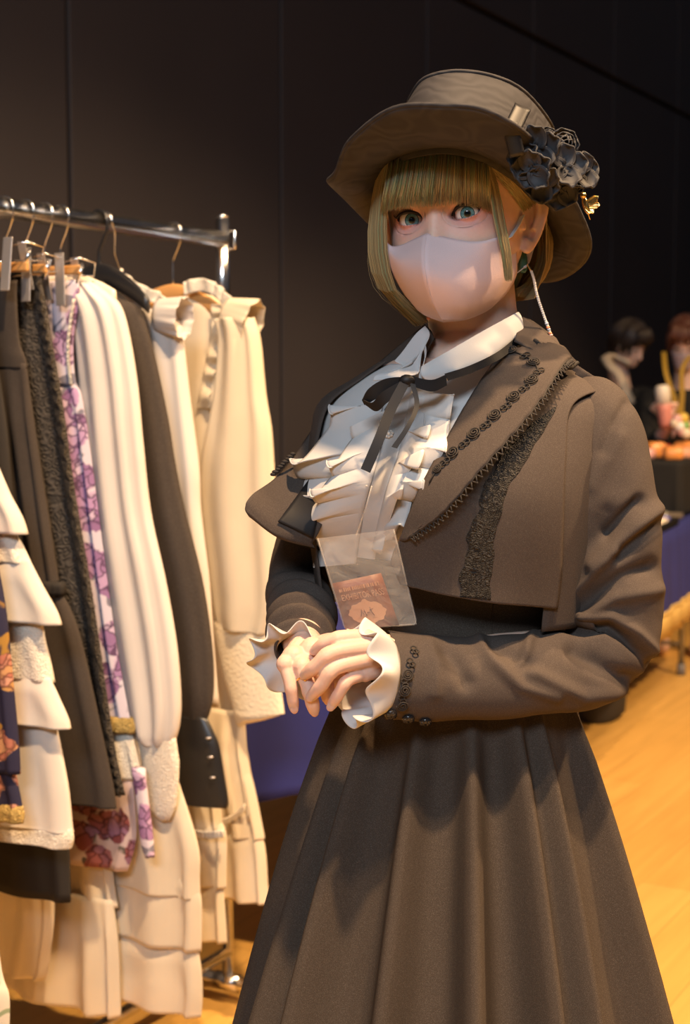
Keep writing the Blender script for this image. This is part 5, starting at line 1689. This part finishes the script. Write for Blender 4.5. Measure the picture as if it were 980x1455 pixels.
for k in range(72):
    a = 2 * PI * k / 72
    r_ = 1 + .035 * math.cos(8 * a) + .03 * math.cos(14 * a + 1)
    em.append(CQ(.50 + .35 * r_ * math.cos(a), .69 + .22 * r_ * math.sin(a) + (.03 if abs(a - PI / 2) < .2 else 0) - (.04 if abs(a - 1.5 * PI) < .15 else 0), .0008))
MB().add(em + [CQ(.5, .69, .0008)], [(k, (k + 1) % 72, 72) for k in range(72)]).build('emblem', TXT, ps, smooth=False)
INK = plain('pass_ink', (.16, .06, .03), .5)
mk_ = MB()
for st in (((.36, .76), (.40, .62), (.42, .72), (.45, .64), (.47, .76)), ((.49, .70), (.54, .69)), ((.57, .60), (.58, .70), (.61, .77)), ((.55, .66), (.62, .63))):
    mk_.tube([CQ(u, v, .0012) for u, v in st], .00035, 4)
mk_.build('monogram', INK, ps)
MB().tube([PQ(.5, .02, .001), W(520, 720, 1.452), W(528, 690, 1.455)], .0009, 6).build('hanging_loop', PM, ps)
# ================================================================ tables and people behind
def flatp(px, py, z):
    r = ray(px, py); k = (z - CAMZ) / r.z
    return CAM + r * k
TZ = .72
T0, T1 = flatp(735, 858, TZ), flatp(945, 757, TZ)
TD = (T1 - T0); TD.z = 0; TD.normalize()
TN = V((-TD.y, TD.x, 0))
def TP(s, n, z=0.0): return V((T0.x, T0.y, 0)) + TD * s + TN * n + V((0, 0, z))
BLUE = cloth('blue_tablecloth', (.030, .035, .17), .75, 700, .12)
FRNG = cloth('gold_fringe', (.62, .42, .13), .7, 500, .5)
TLEG = plain('table_leg_steel', (.30, .29, .28), .35, .8)
TTOP = plain('table_top_laminate', (.45, .40, .33), .5)
S0L = -2.0
while TP(S0L, 0).dot(DV) < 2.60: S0L += .01
for ti, (s0, s1, lab, lab2) in enumerate(((S0L, .50, 'folding table behind the person, nearest the clothes rack', 'royal blue tablecloth with gold fringe on the table nearest the rack'),
                                          (.60, 2.95, 'folding table in front of the two standing visitors', 'royal blue tablecloth with gold fringe under the goods and trays'))):
    t = thing('folding_table', lab, 'table', tuple(TP((s0 + s1) / 2, .32)), 'folding tables along the wall')
    MB().box(TP((s0 + s1) / 2, .32, TZ - .020), s1 - s0 - .02, .60, .030, ax=TD, ay=TN).build('table_top', TTOP, t, smooth=False, bevel=.004)
    for ss in (s0 + .16, s1 - .16):
        for nn in (.08, .56):
            lg = MB().tube([TP(ss, nn, .02), TP(ss, nn, TZ - .03)], .013, 12).build('leg', TLEG, t)
            MB().tube([TP(ss, nn, 0), TP(ss, nn, .05)], [.021, .018], 12).build('rubber_foot', plain('grey_rubber', (.16, .15, .15), .6), lg)
        MB().tube([TP(ss, .08, .14), TP(ss, .56, .14)], .009, 10).build('cross_bar', TLEG, t)
    # cloth: over the top and hanging to a little above the floor
    rows = []
    hem = .42
    prof = [(.66, .50, 0), (.66, .60, 0), (.655, TZ + .004, 0), (.62, TZ + .007, 0), (.30, TZ + .007, 0), (.03, TZ + .007, 0), (0.0, TZ + .004, .1), (-.012, TZ - .03, .3), (-.016, .60, .8), (-.02, hem + .06, 1), (-.022, hem, 1)]
    P = []
    for a, b_ in zip(prof, prof[1:]):
        for k in range(4): P.append(tuple(lerp(a[i], b_[i], k / 4) for i in range(3)))
    P.append(prof[-1])
    for (n_, z, w_) in P:
        row = []
        for k in range(90):
            s_ = lerp(s0, s1, k / 89)
            wv = math.sin(s_ * 21 + 2 * math.sin(s_ * 5)) * .014 * w_
            row.append(TP(s_, n_ - abs(wv) * 1.0, z))
        rows.append(row)
    g = thing('tablecloth', lab2, 'tablecloth', tuple(TP((s0 + s1) / 2, .3, TZ + .003)), 'blue tablecloths on the folding tables')
    MB().grid(rows).build('cloth', BLUE, g, solid=.002)
    # end flap with its pointed corner
    for se, sg in ((s0, -1), (s1, 1)):
        er_ = []
        for k in range(14):
            f_ = k / 13
            er_.append([TP(se + sg * (.004 + .02 * f_ + .008 * math.sin(j * .9) * f_), lerp(-.01, .64, j / 24), lerp(TZ + .005, hem - .02 * math.cos(j * .5), f_)) for j in range(25)])
        MB().grid(er_).build('end_flap', BLUE, g, solid=.002)
    fr = MB()
    rngf = random.Random(3)
    for k in range(int((s1 - s0) / .006)):
        s_ = s0 + k * .006
        wv = math.sin(s_ * 21 + 2 * math.sin(s_ * 5)) * .014
        a = TP(s_, -.024 - abs(wv), hem + .012)
        b_ = TP(s_ + rngf.uniform(-.004, .004), -.028 - abs(wv), hem - .085 + rngf.uniform(-.008, .008))
        fr.tube([a, a.lerp(b_, .5), b_], [.0034, .004, .0036], 4)
    fo2 = fr.build('fringe', FRNG, g); fo2['kind'] = 'stuff'
    MB().tube([TP(lerp(s0, s1, k / 60), -.026 - abs(math.sin(lerp(s0, s1, k / 60) * 21 + 2 * math.sin(lerp(s0, s1, k / 60) * 5)) * .014), hem + .008) for k in range(61)], .007, 6).build('fringe_braid', FRNG, g)

# bag under the far table
bg = thing('duffel_bag', 'dark grey cloth bag standing on the floor under the table', 'bag', tuple(flatp(895, 1030, 0)))
bc_ = flatp(890, 1022, 0) + TN * .12
rings = []
for z, a, b_ in ((0, .13, .09), (.02, .15, .11), (.12, .155, .115), (.22, .145, .105), (.27, .12, .08), (.29, .06, .03)):
    rings.append([bc_ + TD * (a * math.cos(th)) + TN * (b_ * math.sin(th)) + V((0, 0, z + .006 * math.sin(3 * th))) for th in [2 * PI * j / 32 for j in range(32)]])
MB().loft(rings).build('body', cloth('grey_canvas', (.05, .045, .04), .85), bg)
MB().tube(spl([bc_ - TD * .07 + V((0, 0, .27)), bc_ - TD * .03 + V((0, 0, .36)), bc_ + TD * .03 + V((0, 0, .36)), bc_ + TD * .07 + V((0, 0, .27))], 20), .008, 8).build('handle', BLKPL, bg)

# goods on the table
TT = TZ + .010
BLKD = cloth('black_drape', (.016, .015, .014), .85)
def on_table(px, py): return flatp(px, py, TT)
rs = thing('display_riser', 'black draped riser box at the back of the blue table', 'riser', tuple(TP(2.72, .16, TT)))
RZT = .24
rr_ = []
for k in range(10):
    f_ = k / 9
    ring = []
    for j in range(64):
        th = 2 * PI * j / 64
        x, y = math.cos(th), math.sin(th)
        e = .28
        wv = 1 + .035 * f_ * math.sin(th * 11)
        ring.append(TP(2.72 + .19 * math.copysign(abs(x) ** e, x) * wv, .16 + .12 * math.copysign(abs(y) ** e, y) * wv, lerp(TT + RZT, TT + .001, f_)))
    rr_.append(ring)
MB().loft(rr_).build('drape', BLKD, rs)
def riser_pt(s, n): return TP(s, n, TT + RZT)
cols_ = {'peach': (.65, .34, .22), 'orange': (.70, .28, .07), 'cream': (.72, .62, .46), 'green': (.16, .34, .07), 'blue': (.15, .16, .45), 'red': (.50, .07, .04), 'pink': (.68, .38, .36), 'yellow': (.70, .48, .08), 'brown': (.22, .11, .05), 'white': (.75, .72, .68)}
def packet(c, col, sx, sy, sz, ang, label, grp):
    ca, sa = math.cos(ang), math.sin(ang)
    ax_, ay_ = TD * ca + TN * sa, TN * ca - TD * sa
    rings = []
    for f_ in (0, .15, .5, .85, 1):
        k_ = (.80, .98, 1.0, .97, .70)[(0, .15, .5, .85, 1).index(f_)]
        rings.append([c + ax_ * (sx / 2 * k_ * math.copysign(abs(math.cos(t_)) ** .4, math.cos(t_))) + ay_ * (sy / 2 * k_ * math.copysign(abs(math.sin(t_)) ** .4, math.sin(t_))) + V((0, 0, sz * f_)) for t_ in [2 * PI * j / 20 for j in range(20)]])
    o = MB().loft(rings).build('packet', plain('packet_' + col, cols_[col], .35), None)
    return tag(o, label, 'packet', grp)
for k, (ss, nn, col, sx) in enumerate(((2.60, .22, 'pink', .11), (2.60, .10, 'orange', .13), (2.72, .20, 'orange', .09), (2.73, .09, 'peach', .12), (2.84, .20, 'red', .09), (2.85, .09, 'orange', .10))):
    packet(riser_pt(ss, nn), col, sx, .085, .045 + .012 * (k % 3), .3 * k, ('pink wrapped packet on the black riser', 'wide orange packet beside the pink one on the riser', 'narrow orange packet beside the peach one on the riser', 'peach wrapped packet on the black riser', 'red wrapped packet on the black riser', 'orange packet beside the red one on the riser')[k], 'packets on the riser')
tc_ = on_table(952, 748)
def tl_(p): d = p - TP(0, 0); return d.dot(TD), d.dot(TN)
s_, n_ = 2.02, .10
tr = thing('tray', 'shallow black tray at the table edge holding bright little packets', 'tray', tuple(TP(s_, n_, TT)))
MB().box(TP(s_, n_, TT + .005), .40, .20, .010, ax=TD, ay=TN).build('tray_base', BLKPL, tr, smooth=False, bevel=.003)
for sg in (-1, 1):
    MB().box(TP(s_ + sg * .20, n_, TT + .014), .008, .20, .028, ax=TD, ay=TN).build('tray_rim', BLKPL, tr, smooth=False)
    MB().box(TP(s_, n_ + sg * .10, TT + .014), .40, .008, .028, ax=TD, ay=TN).build('tray_rim', BLKPL, tr, smooth=False)
for k, (ds, dn, col) in enumerate(((-.13, -.04, 'white'), (-.05, -.05, 'cream'), (.05, -.045, 'cream'), (.14, -.04, 'blue'), (-.10, .045, 'blue'), (-.01, .05, 'red'), (.08, .045, 'green'), (.15, .05, 'green'))):
    packet(TP(s_ + ds, n_ + dn, TT + .010), col, .075, .065, .028 + .012 * (dn > 0), .5 * k, ('white sweet packet in the black tray', 'cream sweet packet beside the white one in the black tray', 'cream sweet packet beside a blue one in the black tray', 'low blue sweet packet at the front of the black tray', 'taller blue sweet packet behind the white one in the tray', 'red sweet packet in the black tray', 'green sweet packet beside the red one in the tray', 'green sweet packet behind the low blue one in the tray')[k], 'sweets in the black tray')
gb = thing('display_board', 'grey brown display board lying flat between the tray and the riser', 'board', tuple(TP(2.39, .14, TT)))
MB().box(TP(2.39, .14, TT + .012), .22, .22, .022, ax=TD, ay=TN).build('board', cloth('board_grey', (.16, .13, .10), .8), gb, smooth=False, bevel=.004)
for k in range(5):
    o = MB().ball(TP(2.31 + .04 * k, .07 + .05 * (k % 2) + .02 * k, TT + .032), (.016, .016, .012), 12, 8).build('brooch', plain('brooch_glass', (.75, .68, .50), .08, .7), None)
    tag(o, 'glinting pale brooch laid on the grey brown display board', 'brooch', 'brooches on the display board')
wb = MB().box(TP(-.05, .16, TT + .02), .16, .12, .04, ax=TD, ay=TN).build('paper_box', plain('cream_card', (.75, .66, .50), .6), None, smooth=False, bevel=.004)
tag(wb, 'cream paper box on the blue cloth behind the jacket hem', 'box')

# two visitors
def visitor(px, py, Y, yaw, nod, label, hairc, skinc, topc, arms, roll=0.0, lanyard=None, facec=None, hs=1.0):
    hc = W(px, py, Y)
    yv = math.radians(yaw)
    f0 = V((math.sin(yv), -math.cos(yv), 0)); l0 = V((math.cos(yv), math.sin(yv), 0)); u0 = V((0, 0, 1))
    nd = math.radians(nod)
    hf_ = f0 * math.cos(nd) - u0 * math.sin(nd); hu_ = u0 * math.cos(nd) + f0 * math.sin(nd)
    base = V((hc.x, hc.y, 0)) - f0 * .11
    lean = f0 * .06
    o = thing('person', label, 'person', tuple(base), None)
    def HL(x, y, z): return hc + (l0 * x + hf_ * y + hu_ * z) * hs
    hz = hc.z
    def BL(l, f, z): return base + l0 * l + f0 * f + V((0, 0, z)) + lean * min(max((z - .80) / (hz - 1.03), 0), 1)
    mb = MB()
    # skull, jaw, nose, ears
    rg = []
    for i in range(20):
        q_ = cr(HTV, i / 19)
        yc = (q_[2] + q_[3]) / 2
        rg.append([HL(q_[1] * math.sin(th), yc + (q_[2] - yc if math.cos(th) > 0 else yc - q_[3]) * math.cos(th), q_[0]) for th in [2 * PI * j / 24 for j in range(24)]])
    mb.loft(rg)
    mb.tube([HL(0, .078, .004), HL(0, .096, -.038), HL(0, .080, -.046)], [.007, .011, .009], 8)
    for sg in (-1, 1): mb.ball(HL(sg * .072, -.008, -.004), (.008, .018, .030), 8, 8, axes=(l0, hf_, hu_))
    mb.tube([HL(0, -.02, -.05), HL(0, -.03, -.12), BL(0, -.01, hz - .20), BL(0, 0, hz - .26)], [.052, .050, .056, .07], 14)
    shz = hz - .23
    mb.loft([[BL(a * math.sin(th), b_ * math.cos(th), z) for th in [2 * PI * j / 28 for j in range(28)]] for z, a, b_ in ((.80, .16, .12), (1.0, .135, .10), (shz - .16, .165, .115), (shz - .04, .17, .09), (shz + .01, .08, .06))])
    for sg in (-1, 1): mb.tube([BL(sg * .08, 0, .85), BL(sg * .09, .01, .46), BL(sg * .09, 0, .08)], [.085, .058, .042], 12); mb.ball(BL(sg * .09, .05, .04), (.045, .12, .045), 10, 7, axes=(l0, f0, u0))
    cm_ = MB()
    cm_.loft([[BL(a * math.sin(th), b_ * math.cos(th), z) for th in [2 * PI * j / 28 for j in range(28)]] for z, a, b_ in ((.45, .20, .16), (.80, .185, .145), (1.0, .16, .125), (shz - .16, .185, .135), (shz - .04, .19, .108), (shz + .015, .095, .075))])
    for (sg, el, wr, tips) in arms:
        sh = BL(sg * .165, 0, shz - .04); e_, w_ = W(*el), W(*wr)
        mb.tube([sh, e_, w_], [.042, .036, .026], 12)
        cm_.tube([sh, sh.lerp(e_, .5), e_, e_.lerp(w_, .62)], [.066, .060, .054, .044], 14)
        cm_.ball(sh, .066, 12, 8); cm_.ball(e_, .054, 10, 8)
        # hand: palm and five bent fingers
        d = (W(*tips) - w_).normalized(); pl_ = w_ + d * .075
        sd = d.cross(V((0, 1, 0))).normalized()
        mb.tube([w_, pl_], [.027, .032], 12, flat=.7)
        for k in range(4):
            a = pl_ + sd * (.024 - .016 * k)
            mb.tube([a, a + d * .035 + V((0, -.012, 0)), a + d * .055 + V((0, -.004, -.02)), a + d * .05 + V((0, .01, -.04))], [.010, .0095, .0085, .007], 8)
        mb.tube([w_ + sd * .02 + d * .02, w_ + sd * .045 + d * .05, w_ + sd * .04 + d * .085], [.012, .011, .008], 8)
    rb = remesh(mb, .007, 3)
    def colr(p):
        d = (p - hc)
        return facec if (facec and d.length < .14 and d.dot(hf_) > .02 and d.dot(hu_) < -.005) else skinc
    rb.c = [colr(p) for p in rb.v]
    rb.build('body', SKIN, o, cols=True)
    remesh(cm_, .010, 4).build('black_top', topc, o)
    hb_ = MB()
    rg = []
    for i in range(14):
        ph = PI * i / 13 * .62
        rg.append([HL(.083 * math.sin(ph) * math.sin(th), -.016 + .100 * math.sin(ph) * math.cos(th) * (1 if math.cos(th) < 0 else .96), .018 + .112 * math.cos(ph) - (.05 * math.sin(ph) ** 3 if math.cos(th) < .1 else -.02 * math.sin(ph) ** 4)) * 1.0 for th in [2 * PI * j / 40 for j in range(40)]])
    hb_.loft(rg, cap=False)
    for k in range(160):
        th = rng.uniform(.62, 2 * PI - .62); ph = rng.uniform(.2, 1.1)
        a = HL(.085 * math.sin(ph) * math.sin(th), -.016 + .102 * math.sin(ph) * math.cos(th), .022 + .112 * math.cos(ph))
        b_ = HL(.086 * math.sin(th), -.016 + .100 * math.cos(th), -.02 - .02 * rng.random())
        hb_.tube([a, a.lerp(b_, .5) + (a - hc).normalized() * .008, b_], [.004, .005, .002], 5)
    for k in range(40):
        u = rng.uniform(-1, 1)
        hb_.tube([HL(.045 * u, .05, .112), HL(.06 * u, .088, .07), HL(.066 * u, .094 - .03 * u * u, .026 + .012 * rng.random())], [.004, .005, .002], 5)
    hb_.build('hair', hairc, o)
    for sg in (-1, 1):
        MB().ball(HL(sg * .031, .074, 0), (.014, .006, .004), 8, 6, axes=(l0, hf_, hu_)).build('eye', plain('dark_eye', (.02, .014, .012), .3), o)
        MB().tube([HL(sg * .018, .082, .020), HL(sg * .034, .081, .024), HL(sg * .048, .072, .020)], .0028, 5).build('eyebrow', hairc, o)
    if lanyard:
        for i_, Ln in enumerate(lanyard):
            ribbon([W(*c) for c in Ln], .022, V((1, 0, 0)), 'lanyard', plain('lanyard_yellow', (.34, .20, .010), .7), o, .002)
    return o, HL, BL, shz
BROWNH = plain('dark_brown_hair', (.022, .012, .008), .5); REDH = plain('auburn_hair', (.10, .030, .014), .5)
vA, HLA, BLA, shA = visitor(894, 490, 7.35, 38, 24, 'visitor with short dark hair and a cream collar bending over the table', BROWNH, SKC, BLKD, ((1, (958, 610, 7.05), (935, 592, 6.85), (946, 565, 6.75)), (-1, (850, 640, 7.1), (890, 655, 6.85), (912, 648, 6.75))))
MB().tube(spl([W(860, 509, 7.22), W(868, 521, 7.10), W(880, 533, 7.05), W(888, 552, 7.03), W(897, 574, 7.03)], 24), [.026] * 24, 10, flat=.5).build('cream_collar', cloth('cream_knit', (.62, .50, .36), .8), vA)
MB().tube(spl([W(860, 509, 7.22), W(870, 506, 7.32), W(895, 517, 7.30)], 12), .024, 10, flat=.6).build('cream_collar', MATS['cream_knit'], vA)
vB, HLB, BLB, shB = visitor(973, 488, 6.85, -18, 22, 'visitor with auburn hair, pale mask and a yellow lanyard holding a bottle', REDH, SKC, BLKD, ((-1, (926, 640, 6.72), (948, 604, 6.50), (952, 575, 6.46)), (1, (1026, 640, 6.72), (992, 608, 6.50), (970, 604, 6.47))), lanyard=(((943, 500, 6.80), (946, 530, 6.70), (956, 560, 6.66), (965, 592, 6.65)), ((980, 505, 6.74), (969, 525, 6.69), (969, 560, 6.66), (967, 592, 6.65))))
rows = []
for i in range(9):
    f_ = i / 8
    z = lerp(-.012, -.095, f_)
    rows.append([HLB(.062 * math.sin(a) * (1 - .25 * f_), .012 + (.098 - .012 * f_) * math.cos(a) ** .8, z) for a in [-1.3 + 2.6 * j / 14 for j in range(15)]])
MB().grid(rows).build('face_mask', cloth('pale_mask', (.50, .40, .42), .8), vB, solid=.002)
bo = thing('drink_bottle', 'white capped bottle with a pink label held by the lanyard visitor', 'bottle', tuple(W(946, 605, 6.46)))
def lathe(c, prof, name, mat, parent, ax_=V((0, 0, 1))):
    x_ = ax_.cross(V((0, 1, 0))).normalized(); y_ = ax_.cross(x_)
    return MB().loft([[c + ax_ * h + (x_ * math.cos(t_) + y_ * math.sin(t_)) * r for t_ in [2 * PI * j / 20 for j in range(20)]] for h, r in prof]).build(name, mat, parent)
b0_ = W(946, 606, 6.46); bx = V((-.12, 0, 1)).normalized()
lathe(b0_, ((0, .022), (.012, .029), (.08, .033), (.10, .033)), 'label', plain('bottle_pink', (.62, .25, .20), .4), bo, bx)
lathe(b0_ + bx * .10, ((0, .033), (.065, .033), (.08, .027), (.084, .014)), 'cap', plain('bottle_white', (.72, .66, .56), .4), bo, bx)
for k, (dx, dy, col) in enumerate(((0, 0, 'pink'), (9, -2, 'yellow'), (3, 10, 'white'), (11, 9, 'green'), (-3, 5, 'cream'), (7, 17, 'pink'), (13, 20, 'cream'))):
    o = MB().ball(W(962 + dx, 596 + dy, 6.42 + .01 * (k % 2)), (.023, .020, .023), 12, 8).build('charm_ball', plain('charm_' + col, cols_[col], .2), None)
    tag(o, ('pink charm ball topmost in the bunch held by the visitor', 'yellow charm ball in the bunch held by the lanyard visitor', 'white charm ball in the bunch held by the lanyard visitor', 'green charm ball in the bunch held by the lanyard visitor', 'cream charm ball beside the topmost pink one in the bunch', 'pink charm ball below the green one in the bunch', 'cream charm ball lowest in the bunch held by the visitor')[k], 'charm', 'charm balls held in a bunch')
fix_roots()
